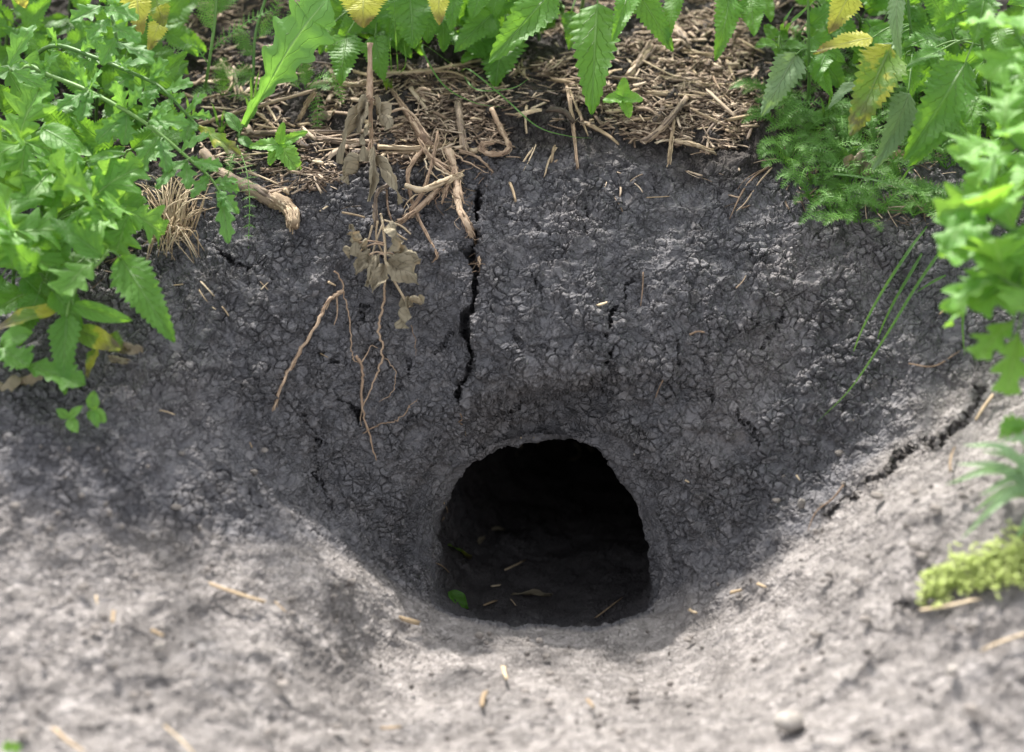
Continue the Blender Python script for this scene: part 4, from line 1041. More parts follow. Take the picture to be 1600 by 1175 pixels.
grass('single short grass blade hanging behind the blurred leaves', [[hit(1506,440)[0],(1506,470,1.87),(1504,510,1.86),(1507,556,1.865)]], w=2.6, root=hit(1506,440)[0])
r3 = hit(1270,275)[0]
grass('blue-green grass blade arching over the yarrow patch', [[r3,(1284,272,2.03),(1340,276,1.99),(1400,290,1.96),(1440,298,1.95),(1500,290,1.95)]], w=2.2, root=r3)
r4 = hit(1225,60)[0]
grass('thick green grass stem slanting across the top of the right bank', [[r4,(1232,40,2.08),(1255,18,2.06),(1290,-16,2.04)],[r4,(1222,40,2.1),(1240,10,2.1)]], w=3.6, root=r4)
r5 = hit(720,112)[0]
grass('long thin grass blade trailing over the mulch below the crinkled leaves', [[r5,(660,70,2.1),(690,130,2.09),(740,160,2.09),(790,168,2.08)], [r5,(735,110,2.1),(790,155,2.08),(840,198,2.065),(890,213,2.065),(926,216,2.065)],[r5,(745,140,2.1),(800,138,2.09),(830,120,2.1)]], w=1.5, root=r5)
r6 = hit(622,118)[0]
grass('thin upright grass blades in front of the dark nettle leaves', [[r6,(620,80,2.1),(617,30,2.08),(616,-20,2.08)], [r6,(634,100,2.1),(630,60,2.09)],[hit(612,116)[0],(610,80,2.1),(608,44,2.1)]], w=1.4, root=r6)
r7 = hit(1640,790)[0]
rg = random.Random(9)
bl = []
for (u, v) in [(1505,695),(1515,738),(1478,757),(1502,842),(1562,662),(1590,655),(1535,705),(1530,775),(1520,800),(1560,690),(1548,740),(1610,650),(1580,860),(1495,725),(1575,720)]:
    m = r7.lerp(pix(u, v, 1.66), .5) + Vector((0, 0, rg.uniform(.015, .03)))
    bl.append([r7 + Vector((rg.uniform(-.015, .015), rg.uniform(-.01, .01), 0)), m, pix(u, v, rg.uniform(1.63, 1.69))])
grass('blurred tuft of pale grass blades at the right edge', bl, w=7.0, root=r7, mat=M_PALEGRASS)
for i, (u, v, bs) in enumerate([(395, 190, [(380,150),(392,120),(405,110)]), (300,200,[(290,150),(310,140)]), (1290,200,[(1280,150),(1300,140),(1310,160)]), (1400,300,[(1380,270),(1430,260)]), (345,215,[(330,160),(352,170),(365,180)])]):
    p = hit(u, v)[0]; dp = (p - CAM).dot(FWD)
    grass(['few grass blades at the foot of the large lobed leaf', 'grass blades under the arching thistle tip', 'grass blades inside the yarrow patch below the spotted leaf', 'grass blades at the lower end of the yarrow patch', 'short grass blades beside the slanting twig'][i], [[p, p.lerp(pix(a, b, dp - .02), .6) + Vector((0, 0, .006)), pix(a, b, dp - .025)] for a, b in bs], w=2.2, root=p)

# ---- stonecrop cushion at the right edge
t = thing('stonecrop', 'blurred yellow-green stonecrop cushion creeping in from the right edge', 'stonecrop', hit(1560, 880)[0])
mb = MB(); rs = random.Random(3)
for i in range(900):
    x = rs.uniform(0, 1) ** .8; u = 1436 + x * 200; v = 922 - x * 62 + rs.gauss(0, 1) * (14 + 14 * x) * .8
    p, nrm = hit(u, v)
    h = rs.uniform(.002, .009)
    tp = p + Vector((rs.uniform(-.005, .005), rs.uniform(-.006, .003), h))
    for j in range(7):
        a = rs.uniform(0, 6.28); e = Vector((math.cos(a), math.sin(a), rs.uniform(-.1, .7))).normalized()
        b = p.lerp(tp, rs.uniform(.3, 1)); L = rs.uniform(.0022, .0046); sd = e.cross(Vector((0, 0, 1))).normalized() * L * .32
        mb.add([b, b + e * L * .5 + sd, b + e * L, b + e * L * .5 - sd], [(0, 1, 2, 3)], [(.1, 0), (.5, .8), (.95, 0), (.5, -.8)])
o = mb.build('leaf_cushion', M_CROP, t); o['kind'] = 'stuff'

# ---- blurred mugwort close to the camera at the right edge
for i, (lab, root, tip, d, n, L) in enumerate([
    ('blurred mugwort shoot at the top right corner', (1690,480), (1580,30), 1.76, 8, 92),
    ('blurred mugwort shoot with a broad bright lobed leaf at the right edge', (1690,560), (1568,200), 1.725, 9, 108),
    ('blurred mugwort shoot drooping halfway down the right edge', (1700,640), (1540,330), 1.71, 9, 104),
    ('blurred mugwort shoot with yellow-green lobed leaves at the right edge', (1720,700), (1560,430), 1.695, 9, 104),
    ('blurred mugwort shoot behind the others outside the right edge', (1740,620), (1630,120), 1.75, 9, 100)]):
    p, _ = hit(*root); q = pix(*tip, d)
    t = thing('mugwort', lab, 'mugwort', p)
    sp = smooth([p, p.lerp(q, .5) + Vector((.05, 0, .04)), q.lerp(p, .15) + Vector((.005, 0, .012)), q], 5)
    mb = MB(); mb.tube(sp, [.0026 * (1 - .5 * j / len(sp)) for j in range(len(sp))], 6); mb.build('stem', M_STEM, t)
    shoot(t, sp, 'mugwort', M_MUGWORT, n, L * PXM * 1.1, L * PXM * .8, .85, 800 + i, .3, False, 62, up=.65, keep=lambda u, v: u > 1462)
    if i == 3:
        tl(t, sp, [(1600,395,1472,400,1.70,96), (1590,520,1574,614,1.70,50), (1585,500,1528,560,1.70,50), (1600,420,1520,480,1.705,84)], 'mugwort', M_MUGWORT, 850)
    if i == 2: tl(t, sp, [(1550,300,1470,340,1.72,70), (1560,220,1500,250,1.725,84)], 'mugwort', M_MUGWORT, 860)
t, sp = bunch('blurred yellow-green plant tip low at the right edge', (1660,720), (1606,668), 1.66, 5, 46, 'mugwort', M_MUGWORT, 870)

# ================================================================== dead wood, roots, straw
def rods(pts, r0, r1, name, label, cat, mat, lift=.003, n=7, group=None, rough=.12, hairs=0, wig=0.0, seed=1, branches=()):
    "a root, twig or stalk through photograph positions; an entry of three carries its height above the ground, in m"
    rng = random.Random(seed); P = []
    for q in pts:
        if len(q) == 3: p, nn = hit(q[0], q[1]); P.append(p - (p - CAM).normalized() * q[2])
        else: p, nn = hit(*q); P.append(p - (p - CAM).normalized() * lift)
    sp = smooth(P, 6)
    if wig: sp = [p + Vector((rng.gauss(0, wig), rng.gauss(0, wig), rng.gauss(0, wig * .5))) if 0 < i < len(sp) - 1 else p for i, p in enumerate(sp)]
    mb = MB(); m = len(sp)
    mb.tube(sp, [(r0 + (r1 - r0) * i / (m - 1)) * rng.uniform(.82, 1.15) * (1 - .5 * max(0, i / (m - 1) - .8) / .2) for i in range(m)], n, rough=rough, rng=rng)
    if r0 > 2.5 * PXM or r1 > 2.5 * PXM:                       # loose strips of bark and splinters along it
        for q in range(int(4 + m * .7)):
            k = rng.randrange(0, m - 2); e = min(m - 1, k + rng.randint(2, 6)); rr = (r0 + (r1 - r0) * k / m)
            of = Vector((rng.gauss(0, 1), rng.gauss(0, .6) - .5, rng.gauss(0, 1) + .3)).normalized() * rr * .9
            mb.tube([sp[j] + of * (1 + .5 * (j - k) / 6) + Vector((rng.gauss(0, .0004), rng.gauss(0, .0004), rng.gauss(0, .0004))) for j in range(k, e + 1)], rr * rng.uniform(.15, .4), 4, rough=.3, rng=rng)
    for h in range(hairs):
        k = rng.randrange(1, m); a = sp[k]; L = rng.uniform(.008, .026)
        q = [a]; dr = Vector((rng.uniform(-1, 1), rng.uniform(-.9, .3), rng.uniform(-1.2, .2))).normalized()
        for j in range(4): dr = (dr + Vector((rng.gauss(0, .45), rng.gauss(0, .3), rng.gauss(0, .45)))).normalized(); q.append(q[-1] + dr * L / 4)
        mb.tube(smooth(q, 2), .00028, 3)
    o = mb.build(name, mat, None, sp[0]); tag(o, label, cat, group)
    for bpts in branches:
        Q = [hit(*q)[0] - (hit(*q)[0] - CAM).normalized() * lift for q in bpts]; b = MB(); s2 = smooth(Q, 6); b.tube(s2, [r1 * .7 * (1 - .6 * j / len(s2)) for j in range(len(s2))], 5, rough=.15, rng=rng)
        b.build('rootlet', mat, o)
    return o
U = PXM
# broken branch
o = rods([(318,238,.006),(345,270,.008),(400,300,.010),(432,318,.012)], 9*U, 12*U, 'branch', 'grey dead branch with a pale broken end lying on the left rim', 'branch', M_BARK, n=10, rough=.08, seed=3)
b = MB(); rk = random.Random(4)
P = [hit(424,312)[0], hit(438,317)[0], hit(450,325)[0], hit(457,336)[0], hit(458,352)[0]]; P = [p - (p - CAM).normalized() * .011 for p in P]
q = smooth(P, 4); b.tube(q, [(12.5 - 3.5 * (j / len(q)) ** 2) * U for j in range(len(q))], 12, rough=.2, rng=rk)
for i in range(44):                                   # torn fibres over the broken wood
    k_ = rk.randrange(1, len(q) - 5); e = min(len(q) - 1, k_ + rk.randint(4, 9)); of = Vector((rk.gauss(0, 1), rk.gauss(0, .6) - .6, rk.gauss(0, 1) + .2)).normalized() * 11 * U
    P = [q[j] + of * rk.uniform(.9, 1.1) for j in range(k_, e + 1)]
    if e == len(q) - 1: P.append(P[-1] + (q[-1] - q[-2]).normalized() * rk.uniform(2, 9) * U)
    b.tube(P, [rk.uniform(1.2, 2.8) * U * (1 - .6 * j / len(P)) for j in range(len(P))], 5, rough=.25, rng=rk)
b.build('broken_end', M_BREAK, o)
rods([(311,194,.012),(380,172,.03),(463,149,.045),(494,139,.05)], 3.4*U, 2.4*U, 'twig', 'long straw-coloured twig slanting up across the lobed leaf stalk', 'twig', M_BARK, seed=5)
rods([(492,143,.048),(480,162,.03),(467,188,.01)], 3.6*U, 3.4*U, 'straw', 'broken straw piece hanging from the end of the long twig', 'straw', M_STRAW, seed=6)
rods([(345,93,.02),(362,128,.012),(381,168,.004)], 3*U, 4*U, 'stalk', 'dry brown stub leaning right of the thicket', 'stalk', M_BARK, seed=7)
rods([(365,104,.02),(372,140,.012),(380,166,.004)], 3*U, 3*U, 'stalk', 'second dry stub joined beside the leaning brown stub', 'stalk', M_BARK, seed=8)
rods([(398,174,.012),(418,190,.008),(434,206,.004)], 3*U, 2*U, 'straw', 'short pale straw sticking out above the seedling', 'straw', M_STRAW, seed=9)
rods([(416,163,.014),(428,182,.01),(440,206,.004)], 2.4*U, 2*U, 'straw', 'thin pale straw crossing above the seedling', 'straw', M_STRAW, seed=10)
rods([(378,210,.006),(440,206,.008),(544,208,.006)], 4*U, 4*U, 'stalk', 'long grey stalk lying level behind the seedling', 'stalk', M_BARK, seed=11)
rods([(455,210,.006),(530,222,.008),(600,224,.006)], 5*U, 3*U, 'stalk', 'brown stalk lying level just under the long grey one', 'stalk', M_BARK, seed=12)
rods([(530,131,.01),(550,132,.01),(574,132,.01)], 4.5*U, 4.5*U, 'straw', 'whitish hollow straw stump left of the dead upright stalk', 'straw', M_STRAW, seed=13)
rods([(602,114,.012),(660,111,.016),(750,95,.012)], 3*U, 2*U, 'straw', 'long grey-white straw lying under the broad nettle leaves', 'straw', M_STRAW, seed=14)
rods([(652,116,.01),(700,112,.015),(735,125,.012),(752,140,.008)], 2.2*U, 1.5*U, 'straw', 'curved whitish straw arching over the mulch', 'straw', M_STRAW, seed=15)
rods([(590,230,.01),(645,232,.012),(702,228,.01)], 4.6*U, 4*U, 'straw', 'bright pale straw lying level behind the root tangle', 'straw', M_STRAW, seed=16)
rods([(596,240,.008),(660,238,.01),(712,236,.008)], 2.6*U, 2.4*U, 'straw', 'thinner tan straw lying just below the bright pale one', 'straw', M_STRAW, seed=17)
rods([(612,140,.014),(634,172,.016),(655,205,.014),(674,232,.01)], 4*U, 9*U, 'stalk', 'thick fibrous tan stalk leaning down to the root tangle', 'stalk', M_ROOT, seed=18, hairs=8, rough=.2)
rods([(715,160,.008),(720,200,.012),(727,240,.008)], 6*U, 5.5*U, 'stalk', 'upright thick tan stalk piece right of the root tangle', 'stalk', M_BARK, seed=19, rough=.18)
rods([(768,170,.01),(782,200,.014),(795,228,.014),(784,240,.014),(762,240,.014),(752,232,.016),(756,224,.02),(772,224,.02)], 4*U, 5*U, 'root', 'hooked root with a curled end at the top of the main crack', 'root', M_ROOT, seed=20, hairs=6)
rods([(884,125,.01),(893,180,.01),(903,262,.006)], 2.6*U, 3.4*U, 'straw', 'dark brown straw standing down the bank below the hanging leaf', 'straw', M_ROOT, seed=21)
rods([(886,128,.008),(900,166,.01),(919,212,.005)], 2*U, 2*U, 'straw', 'thin straw leaning beside the dark brown straw', 'straw', M_STRAW, seed=22)
rods([(1072,153,.012),(1045,188,.014),(1014,216,.008),(1000,220,.005)], 4*U, 6*U, 'stalk', 'thick split grey stalk below the four-leaved seedling', 'stalk', M_BARK, seed=23, rough=.2)
rods([(1053,187,.012),(1049,215,.012),(1044,257,.005)], 2.8*U, 3*U, 'straw', 'bright pale straw hanging down onto bare soil right of the seedling', 'straw', M_STRAW, seed=24)
rods([(1053,220,.008),(1085,226,.01),(1116,238,.006)], 4*U, 3.6*U, 'straw', 'pale thick straw lying at the lower edge of the mulch', 'straw', M_STRAW, seed=25)
rods([(1010,144,.01),(1055,148,.01),(1100,151,.01)], 3*U, 3*U, 'straw', 'level tan straw above the split grey stalk', 'straw', M_STRAW, seed=26)
rods([(1048,30,.012),(1062,52,.012),(1076,74,.01)], 7*U, 7*U, 'stalk', 'stout tan stalk stump under the top edge of the mulch', 'stalk', M_BARK, seed=27)
rods([(980,120,.01),(1000,96,.014),(1020,70,.01)], 7*U, 6*U, 'stalk', 'splintered brown stalk right of the long hanging leaf', 'stalk', M_BARK, seed=28, rough=.22)
rods([(1030,10,.01),(1043,32,.012),(1056,56,.01)], 4*U, 4*U, 'stalk', 'brown stalk crossing the stout stump at the top', 'stalk', M_BARK, seed=29)
rods([(1045,70,.01),(1095,84,.01),(1145,92,.008)], 3*U, 2.6*U, 'straw', 'long pale straw lying across the upper right mulch', 'straw', M_STRAW, seed=30)
rods([(1030,118,.008),(1090,130,.01),(1150,132,.008)], 2*U, 2*U, 'straw', 'thin grey straw lying level in the right mulch', 'straw', M_STRAW, seed=31)
rods([(1110,110,.008),(1125,140,.01),(1150,165,.006)], 2*U, 1.6*U, 'straw', 'thin dark straw slanting down in the right mulch', 'straw', M_ROOT, seed=32)
rods([(1075,168,.008),(1110,185,.01),(1160,208,.006)], 2.2*U, 2.6*U, 'straw', 'tan straw slanting toward the ferny patch', 'straw', M_STRAW, seed=33)
rods([(1135,175,.006),(1110,200,.008),(1096,224,.005)], 2.4*U, 2*U, 'straw', 'grey straw slanting left at the mulch edge', 'straw', M_BARK, seed=34)
rods([(640,330,.012),(660,300,.02),(676,250,.02),(684,205,.012)], 3*U, 2.6*U, 'root', 'thin root looping up behind the pale root', 'root', M_ROOT, seed=36, hairs=3)
rods([(608,176,.02),(630,170,.024),(648,182,.02),(662,205,.014)], 2.2*U, 2*U, 'root', 'thin arched rootlet over the black soil by the fibrous stalk', 'root', M_ROOT, seed=37)
# root tangle
rods([(634,290,.016),(661,297,.022),(694,283,.022),(722,272,.016)], 5*U, 6*U, 'root', 'pale thick root lying level across the tangle', 'root', M_STRAW, seed=40, hairs=5, rough=.14)
rods([(668,226,.012),(648,250,.018),(637,275,.02),(644,314,.014),(661,356,.012),(682,396,.006),(676,410,.004)], 3.6*U, 1.6*U, 'root', 'long thin root bowing left of the tangle and down the wall', 'root', M_ROOT, seed=41, hairs=4)
rods([(684,296,.014),(652,327,.014),(622,348,.008)], 5*U, 4*U, 'root', 'straight brown root slanting down left out of the tangle', 'root', M_ROOT, seed=42, hairs=3)
rods([(608,288,.012),(590,300,.014),(586,325,.012),(588,352,.008)], 3.6*U, 3*U, 'root', 'grey hooked root above the withered leaves', 'root', M_BARK, seed=43)
rods([(604,296,.008),(606,325,.01),(612,345,.006)], 2*U, 2*U, 'root', 'short reddish root beside the grey hooked root', 'root', M_ROOT, seed=44)
rods([(700,236,.014),(712,275,.016),(717,322,.014),(733,356,.012),(743,384,.008),(750,414,.004)], 8*U, 2*U, 'root', 'hairy dark root mass hanging into the main crack', 'root', M_ROOT, seed=45, hairs=46, rough=.3)
rods([(712,262,.018),(700,290,.02),(690,318,.014)], 4*U, 2*U, 'root', 'forked root hanging beside the hairy root mass', 'root', M_ROOT, seed=46, hairs=10, rough=.25)
rods([(718,236,.014),(745,245,.014),(770,268,.006)], 3*U, 1.6*U, 'root', 'thin root reaching right over the crack top', 'root', M_ROOT, seed=47, hairs=5)
rods([(655,218,.014),(672,245,.02),(700,262,.018)], 4*U, 4*U, 'root', 'tan root crossing at the top of the tangle', 'root', M_ROOT, seed=48, hairs=6)
rods([(667,245,.016),(690,262,.02),(706,276,.016)], 3*U, 2.6*U, 'root', 'thin tan root under the crossing root of the tangle', 'root', M_ROOT, seed=49)
for i in range(14):
    u0, v0 = 690 + rk.gauss(0, 24), 240 + rk.uniform(-40, 60); u1, v1 = u0 + rk.gauss(0, 34), v0 + rk.uniform(14, 60)
    rods([(u0, v0, .014), ((u0 + u1) / 2 + rk.gauss(0, 9), (v0 + v1) / 2, .02), (u1, v1, .01)], rk.uniform(.9, 2.2) * U, .8 * U, 'rootlet', 'thin tan rootlet woven into the root tangle at the crack top', 'rootlet', rk.choice((M_ROOT, M_STRAW)), seed=500 + i, hairs=3, wig=.0008, group='thin rootlets woven into the root tangle')
# roots down the wall
rods([(537,454),(526,460),(512,472),(493,510),(461,561),(440,603),(428,641)], 2.8*U, 2.2*U, 'root', 'long brown root running down left on the bare wall', 'root', M_ROOT, lift=.006, seed=50, wig=.0006, branches=[[(526,462),(527,490),(522,508)]])
rods([(522,424),(534,440),(540,470),(546,505),(549,540),(552,560),(565,568)], 1.3*U, 1*U, 'root', 'hair-thin root hanging right of the long brown root', 'root', M_ROOT, lift=.005, seed=51, wig=.0008)
rods([(556,556),(565,572),(566,600),(565,633),(576,675),(588,720)], 2.4*U, 1.6*U, 'root', 'straight brown root hanging lowest on the wall left of the burrow', 'root', M_ROOT, lift=.006, seed=52, wig=.0005, branches=[[(565,566),(574,552),(580,540),(590,544)], [(566,640),(563,655),(565,665)]])
rods([(603,416),(601,450),(599,480),(591,512),(597,540),(594,566),(586,592),(567,636)], 2*U, 1.6*U, 'root', 'wavy brown root dropping from the withered leaves', 'root', M_ROOT, lift=.006, seed=53, wig=.0009)
rods([(567,677),(590,664),(618,658),(636,642),(640,634),(652,624)], 1*U, .7*U, 'root', 'fine crooked rootlet reaching right toward the burrow', 'root', M_ROOT, lift=.005, seed=54, wig=.0009)
rods([(601,560),(616,575),(618,592),(612,615),(592,628)], .7*U, .6*U, 'root', 'hair-fine rootlet curling beside the wavy root', 'root', M_ROOT, lift=.004, seed=55, wig=.0006)
rods([(642,508),(648,530),(650,556)], .8*U, .5*U, 'root', 'hair-fine rootlet under the curled brown leaf', 'root', M_ROOT, lift=.004, seed=56, wig=.0006)
rods([(719,646),(722,655),(717,660),(725,666),(728,682)], 1.1*U, .8*U, 'root', 'squiggly rootlet on the brow of the burrow', 'root', M_ROOT, lift=.005, seed=57)
rods([(1205,258),(1180,275),(1160,300),(1140,342)], 2*U, 1.2*U, 'root', 'reddish root trailing from the ferny patch onto bare soil', 'root', M_ROOT, lift=.006, seed=58, branches=[[(1190,265),(1165,280),(1152,296)]])
rods([(1206,262),(1186,285),(1165,316),(1150,330)], 1.4*U, .8*U, 'root', 'thinner reddish root beside the one trailing from the ferny patch', 'root', M_ROOT, lift=.006, seed=59)
rods([(1318,758),(1300,780),(1275,800),(1262,830)], 1.6*U, .8*U, 'root', 'thin brown root beside the ragged right crack', 'root', M_ROOT, lift=.005, seed=60)
rods([(1005,425),(1004,452),(1001,478)], 1.2*U, 1*U, 'root', 'short vertical rootlet right of the yellow fleck', 'root', M_ROOT, lift=.005, seed=61)
rods([(1078,523),(1090,518),(1104,520)], 1.8*U, 1*U, 'root', 'short orange rootlet on the right part of the wall', 'root', M_ROOT, lift=.005, seed=62)
rods([(1038,590),(1030,606),(1024,622)], 1.1*U, .8*U, 'root', 'short rootlet right of the crumbling ledge', 'root', M_ROOT, lift=.005, seed=63)
rods([(1150,450),(1160,440),(1166,430)], 1*U, .8*U, 'root', 'tiny rootlet high on the right of the wall', 'root', M_ROOT, lift=.005, seed=64)
rods([(1420,568),(1460,572),(1500,548)], 1.2*U, .8*U, 'root', 'faint thin root on the crumbly right slope', 'root', M_ROOT, lift=.006, seed=65)
for i, (q, lb) in enumerate([([(814,684,.001),(814,700,.004),(806,712,.006)], 'left rootlet hanging from the roof of the burrow'), ([(834,684,.001),(842,698,.006),(828,710,.008)], 'middle rootlet hanging from the roof of the burrow'), ([(896,690,.001),(906,704,.006),(900,716,.01),(888,718,.012)], 'hooked rootlet hanging from the roof of the burrow'), ([(694,786,.002),(699,800,.006),(690,815,.006),(688,832,.004)], 'pale rootlet sticking out of the left side of the burrow mouth'), ([(918,696,.002),(926,706,.006)], 'short rootlet right of the hooked one in the burrow roof')]):
    rods(q, 1.2*U, .8*U, 'rootlet', lb, 'rootlet', M_STRAW, seed=70 + i)

# dead upright stalk with shrivelled leaves
t = thing('dead_nettle', 'dead brown stalk standing upright with shrivelled grey leaves hanging from it', 'dead plant', hit(580, 250)[0])
P = [hit(580,250)[0], pix(580,205,2.04), pix(578,157,2.035), pix(578,110,2.035), pix(578,67,2.035)]
mb = MB(); sp = smooth(P, 5); mb.tube(sp, [(3.4 + 2.2 * math.exp(-((i / len(sp) - .58) / .14) ** 2)) * U for i in range(len(sp) - 2)] + [3.6 * U, 5 * U], 8, rough=.14); mb.build('stalk', M_ROOT, t)
for i, (a, b, c, e, w, k) in enumerate([(574,158,531,252,26,.3),(581,232,577,312,26,.35),(575,238,538,282,28,.4),(588,246,624,316,30,.3),(585,155,606,200,22,.5),(572,150,560,205,24,.4),(580,195,566,225,14,.3)]):
    put_leaf(t, sp, pix(a, b, 2.03), pix(c, e, 2.015), w * U, 'ragged', M_DRYLEAF, dict(crumple=k, fold=.9, droop=.5, roll=random.Random(i).uniform(-40, 40), twist=random.Random(i + 9).uniform(-1, 1)), 900 + i)
# withered bunch on the wall
t = thing('withered_plant', 'withered brown plant with crumpled leaves draped over the top of the wall', 'dead plant', hit(595, 335)[0])
sp = smooth([hit(595,335)[0], pix(598,350,1.99), pix(602,385,1.975), pix(604,415,1.97), pix(628,460,1.97), pix(640,480,1.97)], 5)
mb = MB(); mb.tube(sp, [2.2 * U] * len(sp), 6, rough=.15)
for a in ([(582,352),(575,375),(562,395)], [(610,350),(620,365),(636,375)], [(590,345),(588,372),(600,400)], [(570,340),(556,336),(534,332)], [(598,350),(585,385),(578,420)], [(600,344),(625,352),(642,366)]):
    mb.tube(smooth([pix(x, y, 1.982) for x, y in a], 4), 1.6 * U, 5, rough=.15)
mb.build('stalk', M_STRAW, t)
for i, (a, b, c, e, w, k) in enumerate([(602,416,582,456,34,.22),(578,396,556,428,34,.25),(574,384,542,398,32,.3),(606,404,652,444,52,.2),(612,396,656,408,40,.25),(606,352,616,392,38,.25),(640,468,630,512,38,.25),(634,476,662,470,22,.35),(560,382,546,364,22,.3),(588,398,572,446,26,.25)]):
    put_leaf(t, sp, pix(a, b, 1.972), pix(c, e, 1.962), w * U, 'ragged', M_DRYLEAF, dict(crumple=k, fold=.5, droop=.6, roll=random.Random(i + 50).uniform(-35, 35), twist=random.Random(i + 9).uniform(-.8, .8)), 930 + i)
# dry leaves elsewhere
def dry_leaf(label, a, b, w, lift=.006, mat=None, crumple=.3, kind='ragged', seed=0, cat='leaf', name='dead_leaf'):
    p0, _ = hit(*a); p1, _ = hit(*b); e = (p0 - CAM).normalized() * lift; p0 = p0 - e; p1 = p1 - e
    mb = MB(); d = (p1 - p0); mb.leaf(p0, d.normalized(), nrm_for(d.normalized(), random.Random(seed).uniform(-25, 25), .6), d.length, w * U, kind, .3, .35, seed, 0, crumple, 0)
    tag(mb.build(name, [mat or M_DRYLEAF, M_STEM], None, p0), label, cat)
dry_leaf('brown shrivelled leaf lying under the plants at the left edge', (0,608), (66,588), 30, .01, seed=1, crumple=.5)
dry_leaf('small brown leaf scrap on the soil at lower left', (170,560), (208,566), 16, seed=2)
dry_leaf('olive withered leaf on the straw right of the dead stalk', (602,135), (612,128), 26, .014, M_BLOTCH, .3, seed=3)
dry_leaf('curled grey leaf on the mulch behind the dead stalk', (520,178), (490,188), 34, .01, seed=4, crumple=.5)
dry_leaf('curled brown leaf inside the ferny patch', (1370,262), (1320,258), 40, .02, seed=5, crumple=.5)
dry_leaf('small tan curled leaf beside the brown one in the ferny patch', (1385,252), (1412,245), 30, .02, seed=6, crumple=.4)
dry_leaf('small brown leaf scrap above the withered plant', (546,350), (556,374), 14, seed=7)
dry_leaf('yellow-green fallen leaf lying inside the burrow', (700,852), (740,868), 30, .006, M_BLOTCH, .05, 'entire', 8)
dry_leaf('dark green fallen leaf near the left front inside the burrow', (700,925), (734,950), 26, .006, M_NETTLE, .05, 'entire', 9)
dry_leaf('curved withered leaf lying across the burrow floor', (800,928), (866,926), 10, .006, M_DRYLEAF, .4, 'ragged', 10)
dry_leaf('reddish leaf scrap deep inside the burrow', (748,850), (758,834), 12, .005, M_DRYLEAF, .1, 'entire', 11)
dry_leaf('tan leaf scrap deepest inside the burrow', (768,828), (792,824), 12, .005, M_DRYLEAF, .1, 'entire', 12)

